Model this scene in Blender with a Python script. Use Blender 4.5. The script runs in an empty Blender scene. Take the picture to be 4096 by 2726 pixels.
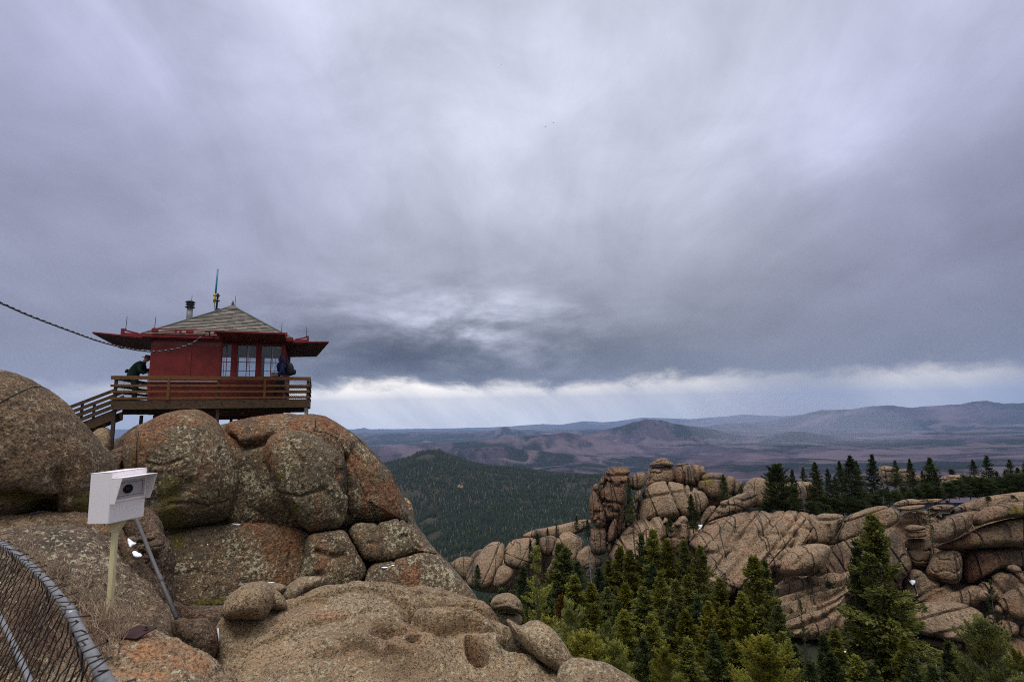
import bpy, bmesh, math, random
import numpy as np
from mathutils import Vector, Matrix
random.seed(7)
HAZE = 2.6e-5
scene = bpy.context.scene
COL = scene.collection
# ------------------------------------------------------------------ camera
F = 2048.0                                   # focal length in photo pixels (4096 wide)
PITCH = math.radians(7.76); ROLL = math.radians(1.0)
cf = np.array([0, math.cos(PITCH), math.sin(PITCH)])
_r = np.array([1., 0, 0]); _u = np.array([0, -math.sin(PITCH), math.cos(PITCH)])
cr = _r*math.cos(ROLL) - _u*math.sin(ROLL)
cu = _u*math.cos(ROLL) + _r*math.sin(ROLL)
def ray(px, py): return cf + ((px-2048)/F)*cr + ((1363-py)/F)*cu
def P(px, py, D): return D*ray(px, py)        # point at camera depth D metres
cam = bpy.data.cameras.new('camera'); camo = bpy.data.objects.new('camera', cam); COL.objects.link(camo)
cam.sensor_width = 36; cam.lens = 18.0; cam.clip_start = 0.05; cam.clip_end = 200000
M3 = np.stack([cr, cu, -cf], axis=1)
camo.matrix_world = Matrix([list(M3[0])+[0], list(M3[1])+[0], list(M3[2])+[0], [0, 0, 0, 1]])
cam.dof.use_dof = True; cam.dof.focus_distance = 19; cam.dof.aperture_fstop = 5.6
scene.camera = camo
# ------------------------------------------------------------------ tagging
def tag(o, label=None, cat=None, group=None, kind=None):
    if label: o['label'] = label
    if cat: o['category'] = cat
    if group: o['group'] = group
    if kind: o['kind'] = kind
    return o
def empty(name, loc, label=None, cat=None, group=None, kind=None):
    o = bpy.data.objects.new(name, None); COL.objects.link(o); o.location = Vector(loc); o.empty_display_size = .2
    return tag(o, label, cat, group, kind)
def mesh_np(name, verts, faces, mat=None, smooth=True, quads=None):
    """faces: (n,3) or (n,4) int array, or a list of index lists"""
    me = bpy.data.meshes.new(name)
    verts = np.asarray(verts, dtype=np.float32)
    if isinstance(faces, np.ndarray):
        k = faces.shape[1]; n = len(faces)
        me.vertices.add(len(verts)); me.vertices.foreach_set('co', verts.ravel())
        me.loops.add(n*k); me.loops.foreach_set('vertex_index', faces.astype(np.int32).ravel())
        me.polygons.add(n); me.polygons.foreach_set('loop_start', np.arange(0, n*k, k, dtype=np.int32))
        me.update(calc_edges=True)
    else:
        me.from_pydata([tuple(map(float, v)) for v in verts], [], faces)
        me.update()
    if smooth:
        me.polygons.foreach_set('use_smooth', np.ones(len(me.polygons), dtype=bool))
    if mat: me.materials.append(mat)
    return me
def link(name, me, parent=None, loc=None):
    o = bpy.data.objects.new(name, me); COL.objects.link(o)
    if loc is not None: o.location = Vector(loc)
    if parent is not None: o.parent = parent
    return o
class MB:
    """collects boxes, bars, tubes and lathes in world coordinates and links them as ONE mesh object"""
    def __init__(s): s.v = []; s.f = []; s.sm = []
    def add(s, vs, fs, smooth=False):
        b = len(s.v); s.v += [tuple(map(float, v)) for v in vs]
        s.f += [[i+b for i in f] for f in fs]; s.sm += [smooth]*len(fs)
    def hexa(s, c):   # 8 corners: bottom 0-3 ccw, top 4-7
        s.add(c, [[3,2,1,0],[4,5,6,7],[0,1,5,4],[1,2,6,5],[2,3,7,6],[3,0,4,7]])
    def box(s, fr, lo, hi):
        (x0,y0,z0),(x1,y1,z1) = lo, hi
        s.hexa([fr(*p) for p in ((x0,y0,z0),(x1,y0,z0),(x1,y1,z0),(x0,y1,z0),(x0,y0,z1),(x1,y0,z1),(x1,y1,z1),(x0,y1,z1))])
    def bar(s, p, q, w, h, up=(0,0,1)):
        p = Vector(p); q = Vector(q); d = (q-p).normalized(); u = Vector(up)
        if abs(d.dot(u)) > .97: u = Vector((1,0,0))
        a = d.cross(u).normalized()*w/2; b = a.cross(d).normalized()*h/2
        s.hexa([p-a-b, p+a-b, q+a-b, q-a-b, p-a+b, p+a+b, q+a+b, q-a+b])
    def tube(s, pts, r, seg=8, cap=True):
        pts = [Vector(p) for p in pts]; n = len(pts)
        rs = r if hasattr(r, '__len__') else [r]*n
        t0 = (pts[1]-pts[0]).normalized(); a = t0.orthogonal().normalized(); vs = []
        for i in range(n):
            t = (pts[min(i+1,n-1)]-pts[max(i-1,0)]).normalized()
            a = (a - t*a.dot(t)).normalized(); b = t.cross(a)
            for k in range(seg):
                th = 2*math.pi*k/seg; vs.append(pts[i]+(a*math.cos(th)+b*math.sin(th))*rs[i])
        fs = [[i*seg+k, i*seg+(k+1)%seg, (i+1)*seg+(k+1)%seg, (i+1)*seg+k] for i in range(n-1) for k in range(seg)]
        if cap: fs += [[k for k in range(seg)][::-1], [(n-1)*seg+k for k in range(seg)]]
        s.add(vs, fs, True)
    def lathe(s, base, prof, seg=16, axis=(0,0,1)):
        ax = Vector(axis).normalized(); s.tube([Vector(base)+ax*h for r, h in prof], [max(r,1e-4) for r, h in prof], seg)
    def build(s, name, mat, parent=None, bevel=0, origin=None):
        o0 = Vector(parent.location) if parent is not None and parent.parent is None else Vector((0,0,0))
        if parent is not None and parent.parent is not None: o0 = Vector(parent.parent.location)
        if origin is not None: o0 = Vector(origin)
        me = mesh_np(name, np.array(s.v)-np.array(o0), s.f, mat, False)
        me.polygons.foreach_set('use_smooth', np.array(s.sm, dtype=bool))
        bm = bmesh.new(); bm.from_mesh(me); bmesh.ops.recalc_face_normals(bm, faces=bm.faces); bm.to_mesh(me); bm.free()
        o = link(name, me, parent, None if parent is not None else o0)
        if bevel:
            m = o.modifiers.new('bevel', 'BEVEL'); m.width = bevel; m.segments = 2; m.limit_method = 'ANGLE'
        return o
# ------------------------------------------------------------------ noise (numpy)
_rng = np.random.RandomState(11)
_TAB = _rng.rand(65536).astype(np.float32)
def vnoise(p, seed=0):
    p = np.asarray(p, dtype=np.float64); i = np.floor(p).astype(np.int64); f = p-i
    f = f*f*f*(f*(f*6-15)+10)
    def h(dx, dy, dz):
        k = (i[:,0]+dx)*73856093 ^ (i[:,1]+dy)*19349663 ^ (i[:,2]+dz)*83492791 ^ (seed*2654435761)
        k = (k ^ (k >> 13))*1274126177
        return _TAB[((k ^ (k >> 16)) & 65535)]
    x, y, z = f[:,0], f[:,1], f[:,2]
    a = h(0,0,0)*(1-x)+h(1,0,0)*x; b = h(0,1,0)*(1-x)+h(1,1,0)*x
    c = h(0,0,1)*(1-x)+h(1,0,1)*x; d = h(0,1,1)*(1-x)+h(1,1,1)*x
    return ((a*(1-y)+b*y)*(1-z)+(c*(1-y)+d*y)*z)*2-1
_ROT = np.array([[.36,.48,-.8],[-.8,.6,0],[.48,.64,.6]])
def fbm(p, octv=4, gain=.5, seed=0, ridged=False):
    p = np.asarray(p, dtype=np.float64); o = np.zeros(len(p)); a = 1.; t = 0
    for k in range(octv):
        n = vnoise(p, seed+k*17)
        o += a*((1-2*np.abs(n)) if ridged else n); t += a; a *= gain; p = (p@_ROT)*2.03+3.7
    return o/t
def sstep(a, b, x):
    t = np.clip((x-a)/(b-a), 0, 1); return t*t*(3-2*t)
# ------------------------------------------------------------------ node helper
class NT:
    def __init__(s, nt): s.nt = nt
    def __call__(s, typ, ins=None, out=0, **kw):
        n = s.nt.nodes.new('ShaderNode'+typ)
        for k, v in kw.items(): setattr(n, k, v)
        for k, v in (ins or {}).items():
            sock = n.inputs[k]
            if isinstance(v, bpy.types.NodeSocket): s.nt.links.new(v, sock)
            else: sock.default_value = v
        return n.outputs[out] if out is not None else n
    def math(s, op, a, b=0., c=0., clamp=False):
        return s('Math', {0:a, 1:b, 2:c}, operation=op, use_clamp=clamp)
    def noise(s, vec, scale, detail=4, rough=.55, dist=0., w=None):
        return s('TexNoise', {'Vector':vec, 'Scale':scale, 'Detail':detail, 'Roughness':rough, 'Distortion':dist})
    def ss(s, x, a, b, lo=0., hi=1.):
        return s('MapRange', {0:x, 1:a, 2:b, 3:lo, 4:hi}, interpolation_type='SMOOTHSTEP')
    def mix(s, fac, a, b, mode='MIX'):
        n = s.nt.nodes.new('ShaderNodeMix'); n.data_type = 'RGBA'; n.blend_type = mode; n.clamp_factor = True
        for i, v in ((0, fac), (6, a), (7, b)):
            if isinstance(v, bpy.types.NodeSocket): s.nt.links.new(v, n.inputs[i])
            else: n.inputs[i].default_value = (v if i == 0 else tuple(v)+(1,) if len(v) == 3 else v)
        return n.outputs[2]
    def map(s, vec, scale=(1,1,1), rot=(0,0,0), loc=(0,0,0)):
        return s('Mapping', {'Vector':vec, 'Location':loc, 'Rotation':rot, 'Scale':scale})
def new_mat(name):
    m = bpy.data.materials.new(name); m.use_nodes = True; m.node_tree.nodes.clear(); return m, NT(m.node_tree)
def finish(m, N, col, rough=.8, bump=None, bdist=.02, bstr=1., metal=0., spec=.3, **kw):
    ins = {'Base Color': col if isinstance(col, bpy.types.NodeSocket) else tuple(col)+(1,), 'Roughness': rough, 'Metallic': metal, 'Specular IOR Level': spec}
    ins.update(kw)
    if bump is not None: ins['Normal'] = N('Bump', {'Height':bump, 'Strength':bstr, 'Distance':bdist})
    b = N('BsdfPrincipled', ins); o = N('OutputMaterial', {'Surface':b}, out=None); return m
def plain(name, col, rough=.6, metal=0., var=.25, scale=8., spec=.3, bump=0.):
    m, N = new_mat(name); p = N('TexCoord', out=3)
    n = N.noise(p, scale, 5, .6)
    c = N.mix(n, [max(0, c*(1-var)) for c in col], [min(1, c*(1+var)) for c in col])
    return finish(m, N, c, rough, bump=n if bump else None, bdist=bump, metal=metal, spec=spec)
# ------------------------------------------------------------------ materials
def granite(name, A=(.13,.086,.058), B=(.24,.135,.075), lich=.5, orange=.35, dark=.5, moss=0., sc=1., orient=(1,1,.35), grain=16., bd=.03, ocol=(.27,.105,.045), lcol=(.41,.355,.235), streak=0., sk=.68, crack=0., zw=.35, pal=.45):
    m, N = new_mat(name)
    p = N('NewGeometry', out=0)
    big = N.noise(p, .55*sc, 4, .6, .4)
    c = N.mix(N.ss(big, .35, .68), A, B)
    st = N.noise(N.map(p, orient), .9*sc, 4, .6, .8)
    om = N.math('MULTIPLY', N.ss(st, .52, .66), orange, clamp=True)
    c = N.mix(om, c, ocol)
    # crystals and crust: dark, middle and pale grains at two sizes
    g1 = N.noise(p, grain*sc, 3, .62)
    g2 = N.noise(N.map(p, (1,1,1), loc=(7,3,1)), grain*2.1*sc, 3, .6)
    g3 = N.noise(N.map(p, (1,1,1), loc=(3,8,5)), grain*.30*sc, 5, .66)
    zone = N.math('MULTIPLY', N.math('SUBTRACT', g3, .5), zw)
    gd = N.math('ADD', g1, zone)
    c = N.mix(N.ss(gd, .55, .62, 0, .7), c, N.mix(pal, c, (.62,.43,.27)))
    c = N.mix(N.ss(gd, .47, .40, 0, .72), c, (.035,.028,.022))
    c = N.mix(N.ss(g2, .45, .36, 0, .62), c, (.035,.028,.022))
    c = N.mix(N.ss(g2, .57, .63, 0, pal*.8), c, (.55,.41,.27))
    # black crust lichen, softly zoned
    bk = N.noise(p, 1.1*sc, 6, .66, .5)
    c = N.mix(N.math('MULTIPLY', N.ss(bk, .40, .66), N.math('MULTIPLY', N.ss(g1, .36, .58), dark), clamp=True), c, (.045,.038,.031))
    # pale green-yellow lichen flecks
    lz = N.noise(N.map(p, (1,1,1), loc=(2,9,4)), .7*sc, 4, .6)
    lf = N.noise(N.map(p, (1,1,1), loc=(5,5,8)), grain*.62*sc, 4, .68, .2)
    lm = N.math('MULTIPLY', N.ss(N.math('ADD', lf, N.math('MULTIPLY', N.math('SUBTRACT', lz, .5), .42)), .565, .60), lich, clamp=True)
    lc = N.mix(N.ss(g2, .4, .6), lcol, [min(1, x*1.4) for x in lcol])
    c = N.mix(lm, c, lc)
    gp = N.noise(N.map(p, (1,1,1), loc=(12,4,3)), 2.4*sc, 6, .72, .4)
    c = N.mix(N.math('MULTIPLY', N.ss(gp, .60, .67), lich*.5), c, (.25,.225,.205))
    if streak:
        s2 = N.noise(N.map(p, (2.2,2.2,.22), rot=(0,.35,0)), .5*sc, 5, .6, .5)
        c = N.mix(N.ss(s2, .54, .66, 0, streak), c, (.05,.042,.04))
    ckh = None
    if crack:   # joints: long thin dark lines along two directions
        for rot_, sc_, th_ in (((0, math.radians(-32), 0), (.26,.05,.006), .010), ((0, math.radians(58), 0), (.10,.06,.008), .004)):
            q = N.map(p, sc_, rot=rot_); nn = N.noise(q, 1., 2, .35, .12)
            ck = N.ss(N.math('ABSOLUTE', N.math('SUBTRACT', nn, .5)), 0., th_, 1., 0.)
            c = N.mix(N.math('MULTIPLY', ck, crack), c, (.03,.025,.022)); ckh = ck if ckh is None else N.math('MAXIMUM', ckh, ck)
    if moss:
        mz = N.noise(N.map(p, (1,1,.6), loc=(1,2,11)), 1.1*sc, 5, .7)
        c = N.mix(N.math('MULTIPLY', N.ss(mz, .60, .70), moss), c, (.16,.14,.02))
    at = N.math('MULTIPLY', N('Attribute', attribute_name='stain', out=2), N.math('MULTIPLY', N.ss(st, .36, .54, .30, 1.), N.ss(bk, .60, .42, .35, 1.)))
    c = N.mix(N.math('MULTIPLY', at, sk), c, N.mix(N.ss(g1, .38, .62), [x*.45 for x in ocol], [min(1, x*1.45) for x in ocol]))
    am = N.math('MULTIPLY', N('Attribute', attribute_name='mossy', out=2), N.ss(g1, .40, .55))
    c = N.mix(N.math('MULTIPLY', am, .8), c, (.17,.145,.015))
    h = N.math('ADD', N.math('MULTIPLY', g1, .6), N.math('ADD', N.math('MULTIPLY', N.noise(p, 4.2*sc, 7, .72), 2.6), N.math('MULTIPLY', lm, .12)))
    if ckh is not None: h = N.math('SUBTRACT', h, N.math('MULTIPLY', ckh, 2.5))
    return finish(m, N, c, .88, bump=h, bdist=bd, bstr=1., spec=.2)
G = {}
G['near'] = granite('granite_near', lich=.75, orange=.55, dark=.45, grain=32., bd=.06, A=(0.264,0.178,0.106), B=(0.399,0.264,0.149), orient=(1,1,1), ocol=(.37,.185,.10), sk=.6)
G['egg'] = granite('granite_lichened', lich=1., orange=.55, dark=.6, moss=.8, grain=14., bd=.10, A=(0.172,0.129,0.078), B=(0.265,0.183,0.101), orient=(.8,.8,.25))
G['wall'] = granite('granite_streaked', lich=.9, orange=.85, dark=.65, moss=.2, grain=14., bd=.10, A=(0.128,0.096,0.059), B=(0.217,0.138,0.071), orient=(1.3,.6,.12))
G['left'] = granite('granite_ochre', lich=.55, orange=.9, dark=.6, moss=.35, grain=20., bd=.08, A=(.165,.108,.062), B=(.28,.168,.088), ocol=(.27,.125,.045), orient=(1,1,.7))
G['slab'] = granite('granite_orange_slab', lich=.9, orange=.6, dark=.6, grain=28., bd=.05, A=(0.288,0.198,0.122), B=(0.414,0.270,0.153), orient=(1,1,1), ocol=(.38,.17,.075), sk=.6)
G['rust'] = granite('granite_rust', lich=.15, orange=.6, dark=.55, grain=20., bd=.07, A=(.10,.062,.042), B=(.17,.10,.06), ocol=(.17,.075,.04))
G['ridge'] = granite('granite_ridge', lich=.14, orange=.55, dark=.35, sc=.22, grain=17., bd=.22, zw=.12, pal=.32, A=(.235,.16,.10), B=(.365,.238,.145), ocol=(.36,.18,.105), lcol=(.44,.36,.26), orient=(1,1,.6), streak=.8, crack=.45)
G['red'] = granite('granite_red_tower', zw=.15, pal=.25, lich=.1, orange=.8, dark=.6, moss=.4, sc=.22, grain=14., bd=.22, A=(0.162,0.089,0.053), B=(0.264,0.140,0.078), ocol=(.24,.095,.05), orient=(1,1,.4), streak=.6, crack=.7)
G['brown'] = granite('granite_brown_ridge', zw=.15, pal=.28, lich=.15, orange=.6, dark=.5, sc=.22, grain=14., bd=.22, A=(0.187,0.123,0.078), B=(0.297,0.187,0.115), ocol=(.30,.13,.065), orient=(1,1,.5), streak=.7, moss=.2, crack=.45)
G['post'] = granite('granite_dark_crust', lich=.8, orange=.4, dark=.9, moss=.2, grain=26., bd=.06, A=(.15,.105,.068), B=(.25,.16,.095), orient=(1,1,1), ocol=(.30,.14,.07))
def wood(name, A, B, stain=.5, sx=(1,1,6)):
    m, N = new_mat(name); p = N('TexCoord', out=3)
    n = N.noise(N.map(p, (3,3,3)), 3, 5, .65); g = N.noise(N.map(p, sx), 7, 6, .7, .4)
    c = N.mix(N.ss(g, .3, .7), A, B); c = N.mix(N.ss(n, .52, .66, 0, stain), c, (.02,.017,.017))
    return finish(m, N, c, .75, bump=g, bdist=.006, spec=.25)
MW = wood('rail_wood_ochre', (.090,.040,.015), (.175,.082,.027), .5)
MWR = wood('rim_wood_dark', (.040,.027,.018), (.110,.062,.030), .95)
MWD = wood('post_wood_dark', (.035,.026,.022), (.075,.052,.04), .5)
def redpaint(name, A, B, chip=.5):
    m, N = new_mat(name); p = N('TexCoord', out=3)
    n = N.noise(p, 2.2, 6, .65); g = N.noise(N.map(p, (4,4,1.2)), 7, 6, .75)
    c = N.mix(N.ss(n, .3, .7), A, B)
    c = N.mix(N.ss(g, .62, .68, 0, chip), c, (.27,.13,.075))
    c = N.mix(N.ss(N.noise(p, 5, 6, .8), .60, .70, 0, .6), c, (.05,.012,.012))
    return finish(m, N, c, .6, bump=g, bdist=.004, spec=.3)
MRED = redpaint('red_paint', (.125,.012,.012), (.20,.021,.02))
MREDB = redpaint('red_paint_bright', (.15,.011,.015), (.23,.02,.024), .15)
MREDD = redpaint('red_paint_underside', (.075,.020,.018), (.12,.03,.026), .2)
def shingles():
    m, N = new_mat('cedar_shingles'); p = N('TexCoord', out=3)
    n = N.noise(N.map(p, (1.5,1.5,9)), 2.4, 5, .7)
    at = N('Attribute', attribute_name='shade', out=2)
    c = N.mix(at, (.105,.090,.076), (.235,.212,.178)); c = N.mix(N.ss(n, .5, .7, 0, .5), c, (.11,.10,.09))
    return finish(m, N, c, .85, bump=n, bdist=.004, spec=.2)
MSH = shingles()
MFLASH = plain('grey_flashing', (.13,.15,.16), .5, .3)
MSTEEL = plain('galvanised_steel', (.25,.243,.24), .42, .5, .5, 22, .5)
MIRON = plain('dark_iron', (.025,.023,.026), .55, .3, .4, 20)
MBLK = plain('black_rubber', (.012,.012,.014), .6)
MBLUE = plain('blue_fibreglass', (.02,.16,.26), .35)
MYEL = plain('yellow_tape', (.60,.42,.02), .5)
def enamel():
    m, N = new_mat('white_enamel'); p = N('TexCoord', out=3)
    st = N.noise(N.map(p, (14,14,1.6)), 2.2, 5, .65); sp = N.noise(p, 34, 4, .7)
    c = N.mix(N.ss(st, .50, .75, 0, .18), (.88,.815,.83), (.62,.54,.51)); c = N.mix(N.ss(sp, .66, .72, 0, .45), c, (.34,.26,.22))
    return finish(m, N, c, .42, bump=sp, bdist=.0006, spec=.35)
MWHITE = enamel()
def cream():
    m, N = new_mat('cream_paint'); p = N('TexCoord', out=3)
    n = N.noise(N.map(p, (6,6,1.5)), 5, 6, .7); sp = N.noise(p, 60, 4, .7)
    c = N.mix(N.ss(n, .35, .65), (.50,.42,.235), (.60,.52,.31)); c = N.mix(N.ss(n, .60, .68, 0, .7), c, (.26,.27,.24)); c = N.mix(N.ss(sp, .62, .68, 0, .8), c, (.14,.08,.05))
    return finish(m, N, c, .5, bump=sp, bdist=.001, spec=.3)
MCREAM = cream()
MSNOW = plain('snow', (.80,.82,.88), .6, 0, .05, 20, .3, .01)
MWIN = plain('window_white_paint', (.50,.46,.44), .5)
MDARK = plain('dark_interior', (.035,.033,.035), .7)
MINT = plain('interior_grey_green', (.085,.095,.10), .8)
def glass():
    m, N = new_mat('window_glass')
    t = N('BsdfTransparent', {'Color':(.95,.97,.99,1)}); g = N('BsdfGlossy', {'Color':(.9,.92,1,1), 'Roughness':.03})
    N('OutputMaterial', {'Surface':N('MixShader', {0:.045, 1:t, 2:g})}, out=None); return m
MGLASS = glass()
def foliage(name, A, B, C):
    m, N = new_mat(name); p = N('NewGeometry', out=0); rnd = N('ObjectInfo', out=5)
    n = N.noise(p, .55, 3, .6); f = N.noise(p, 5., 3, .7)
    c = N.mix(N.ss(n, .35, .65), A, B); c = N.mix(N.ss(f, .5, .7, 0, .7), c, C)
    hsv = N('HueSaturation', {'Hue':N.ss(rnd, 0, 1, .485, .51), 'Saturation':N.ss(rnd, 0, 1, 1.05, .85), 'Value':N.ss(N.math('FRACT', N.math('MULTIPLY', rnd, 7.3)), 0, 1, .72, 1.25), 'Color':c})
    b = N('BsdfPrincipled', {'Base Color':hsv, 'Roughness':.6, 'Specular IOR Level':.25})
    tr = N('BsdfTranslucent', {'Color':hsv}); N('OutputMaterial', {'Surface':N('MixShader', {0:.34, 1:b, 2:tr})}, out=None); return m
FOL_DARK = foliage('needles_dark', (.038,.054,.015), (.068,.090,.022), (.11,.135,.034))
FOL_MID = foliage('needles_mid', (.098,.105,.013), (.175,.172,.021), (.30,.275,.038))
FOL_LIGHT = foliage('needles_light', (.14,.15,.023), (.24,.235,.037), (.38,.35,.07))
FOL_RUST = foliage('needles_rust', (.10,.065,.012), (.16,.085,.015), (.14,.12,.02))
MBARK = plain('bark', (.085,.062,.045), .9, 0, .4, 6)
MSNAG = plain('dead_wood', (.15,.135,.12), .9, 0, .4, 6)
def far_forest():
    m, N = new_mat('far_forest'); p = N('NewGeometry', out=0); at = N('Attribute', attribute_name='tint', out=2)
    n = N.noise(p, .006, 4, .6)
    c = N.mix(at, (.007,.013,.008), (.023,.032,.014)); c = N.mix(N.ss(at, .93, .97), c, (.085,.077,.06))
    c = N.mix(N.ss(n, .42, .62, 0, .55), c, (.012,.019,.012))
    return finish(m, N, c, .8, spec=.1)
MFF = far_forest()
def soil():
    m, N = new_mat('forest_floor'); p = N('NewGeometry', out=0)
    n = N.noise(p, .05, 6, .7); c = N.mix(N.ss(n, .35, .65), (.018,.022,.013), (.05,.042,.028))
    return finish(m, N, c, .95, spec=.05)
MSOIL = soil()
# ------------------------------------------------------------------ sky and light
SUN_EL, SUN_AZ = math.radians(70), math.radians(200)     # azimuth clockwise from +Y
w = bpy.data.worlds.new('World'); scene.world = w; w.use_nodes = True
w.node_tree.nodes.clear(); N = NT(w.node_tree)
gen = N('TexCoord', out=0)
sep = N('SeparateXYZ', {0:gen}, out=None); dx, dy, dz = sep.outputs
hor = N.math('SQRT', N.math('ADD', N.math('MULTIPLY', dx, dx), N.math('ADD', N.math('MULTIPLY', dy, dy), 1e-5)))
e = N.math('DIVIDE', dz, hor)                            # tangent of elevation
az = N.math('ARCTAN2', dx, dy)
e_c = N.math('MINIMUM', e, 3.)
def azel(px, py):
    r = ray(px, py); return math.atan2(r[0], r[1]), r[2]/math.hypot(r[0], r[1])
def gauss(px, py, sa, se):
    a0, e0 = azel(px, py)
    a = N.math('DIVIDE', N.math('SUBTRACT', az, a0), sa); b = N.math('DIVIDE', N.math('SUBTRACT', e_c, e0), se)
    return N.math('EXPONENT', N.math('MULTIPLY', N.math('ADD', N.math('MULTIPLY', a, a), N.math('MULTIPLY', b, b)), -1.))
ramp = N('ValToRGB', {0:N.math('DIVIDE', e_c, 1.5)}, out=None); cr_ = ramp.color_ramp
stops = [(0, .20), (.06, .150), (.12, .175), (.20, .225), (.32, .29), (.45, .355), (.62, .385), (.85, .405), (1.15, .47), (1.5, .95)]
while len(cr_.elements) < len(stops): cr_.elements.new(.5)
for el_, (x, v) in zip(cr_.elements, stops): el_.position = x/1.5; el_.color = (v, v, v, 1)
cr_.interpolation = 'EASE'
L = N('RGBToBW', {0:ramp.outputs[0]})
# cloud deck seen in perspective: a plane above the viewer, drawn out in streaks
den = N.math('ADD', N.math('MAXIMUM', dz, 0.), .42)
cx = N.math('DIVIDE', dx, den); cy = N.math('DIVIDE', dy, den)
deck = N('CombineXYZ', {0:cx, 1:cy, 2:0.})
n_str = N.noise(N.map(deck, (1.9,.85,1), rot=(0,0,math.radians(16))), 1., 5, .52, .6)
n_big = N.noise(N.map(deck, (1.0,.62,1), loc=(3.1,1.2,0), rot=(0,0,math.radians(-20))), 1., 3, .5, .6)
n_fine = N.noise(N.map(deck, (4.2,1.8,1), loc=(1,6,0), rot=(0,0,math.radians(16))), 1., 7, .60, .8)
tex = N.math('ADD', N.math('MULTIPLY', N.math('SUBTRACT', n_str, .5), .50), N.math('ADD', N.math('MULTIPLY', N.math('SUBTRACT', n_big, .5), .7), N.math('MULTIPLY', N.math('SUBTRACT', n_fine, .5), .50)))
fade = N.ss(e_c, .05, .35, .35, 1)
n_mot = N.noise(N.map(gen, (1,1,1.5), rot=(.3,.5,.2)), 3.2, 8, .58, .35)
tex = N.math('MULTIPLY', tex, fade)
tex = N.math('ADD', tex, N.math('MULTIPLY', N.math('SUBTRACT', n_mot, .5), .80))
blobs = [(1750, 480, .28, .26, .16), (2450, 300, .30, .26, .14), (1250, 120, .22, .22, .12), (3650, 450, .25, .10, .14), (60, 640, .24, .13, -.30), (150, 120, .26, .22, -.16), (900, 700, .16, .09, -.14),
         (4080, 900, .16, .22, -.22), (3050, 1330, .42, .085, -.20), (1480, 1440, .24, .05, -.95), (2100, 1470, .20, .035, -.25), (2050, 1230, .14, .05, .22), (1800, 1210, .12, .03, .25), (1900, 1345, .10, .02, .35), (600, 1150, .3, .13, -.10), (3950, 1250, .18, .06, .10), (300, 1560, .22, .06, .42)]
acc = tex
for px, py, sa, se, k in blobs: acc = N.math('ADD', acc, N.math('MULTIPLY', gauss(px, py, sa, se), k))
# cumulus shapes under the dark cloud base
cum = N('CombineXYZ', {0:az, 1:N.math('MULTIPLY', e_c, 2.6), 2:0.})
n_cum = N.math('ADD', N.math('MULTIPLY', N.ss(N.noise(cum, 5.2, 9, .56, .25), .34, .66), .5), N.math('MULTIPLY', N.noise(cum, 13., 7, .6, .2), .5))
cm = N.math('MULTIPLY', gauss(1750, 1390, .32, .10), 3.0)
acc = N.math('ADD', acc, N.math('MULTIPLY', N.math('SUBTRACT', n_cum, .5), cm))
L = N.math('MULTIPLY', L, N.math('EXPONENT', acc))
tint = N.mix(N.math('ADD', N.math('MULTIPLY', gauss(0, 500, .5, .5), .8), N.math('MULTIPLY', gauss(4096, 600, .35, .4), .7), clamp=True), (1, 1.04, 1.24), (1, 1.02, 1.48))
cloud = N.mix(1., tint, N('CombineXYZ', {0:L, 1:L, 2:L}), 'MULTIPLY')
# bright gap above the horizon with falling snow (virga)
edge_n = N.noise(N('CombineXYZ', {0:N.math('MULTIPLY', az, 5.), 1:N.math('MULTIPLY', e_c, 12.), 2:4.}), 1.6, 7, .62, .3)
edge = N.math('ADD', N.math('MULTIPLY', N.math('SUBTRACT', edge_n, .5), .075), .056)
edge = N.math('ADD', edge, N.math('MULTIPLY', N.math('SUBTRACT', N.noise(N('CombineXYZ', {0:az, 1:0., 2:0.}), 3., 3), .5), .03))
soft = N.ss(N.math('SUBTRACT', e_c, edge), -.018, .010, 1, 0)
streak = N.noise(N('CombineXYZ', {0:N.math('ADD', N.math('MULTIPLY', az, 9.), N.math('MULTIPLY', e_c, 9.)), 1:N.math('MULTIPLY', e_c, 6.), 2:0.}), 1., 5, .6)
def ga(px, s):
    a0, _ = azel(px, 1640); a = N.math('DIVIDE', N.math('SUBTRACT', az, a0), s); return N.math('EXPONENT', N.math('MULTIPLY', N.math('MULTIPLY', a, a), -1.))
along = N.math('ADD', N.math('ADD', N.math('MULTIPLY', ga(1850, .34), .98), N.math('MULTIPLY', ga(1100, .35), .45)), N.math('ADD', N.math('MULTIPLY', ga(3740, .10), .60), N.math('MULTIPLY', ga(2750, .16), .42)), clamp=True)
gm = N.math('MULTIPLY', soft, N.math('MULTIPLY', along, N.ss(streak, .25, .62, .80, 1)), clamp=True)
gapc = N.mix(N.ss(e_c, -.02, .040), (.98,1.0,1.03), (1.15,1.06,.92))
gapc = N.mix(N.ss(streak, .35, .65, .22, 0), gapc, (.42,.44,.50))
skyc = N.mix(gm, cloud, gapc)
bk_ = N.ss(dy, .15, -.5, 1, 1.2)
skyc = N.mix(1., skyc, N('CombineXYZ', {0:bk_, 1:bk_, 2:N.math('MULTIPLY', bk_, N.ss(dy, .15, -.5, 1, .86))}), 'MULTIPLY')
skyc = N.mix(N.ss(e_c, -.06, -.2), skyc, (.10,.09,.09))
nis = N('TexSky', sky_type='NISHITA', sun_disc=False, sun_elevation=SUN_EL, sun_rotation=SUN_AZ, altitude=2900, air_density=1.)
bg1 = N('Background', {'Color':skyc, 'Strength':1.0}); bg2 = N('Background', {'Color':nis, 'Strength':.004})
N('OutputWorld', {'Surface':N('AddShader', {0:bg1, 1:bg2})}, out=None)
sun = bpy.data.lights.new('sun', 'SUN'); sun.energy = 1.5; sun.angle = math.radians(25); sun.color = (1,.955,.90)
so = bpy.data.objects.new('sun', sun); COL.objects.link(so)
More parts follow.
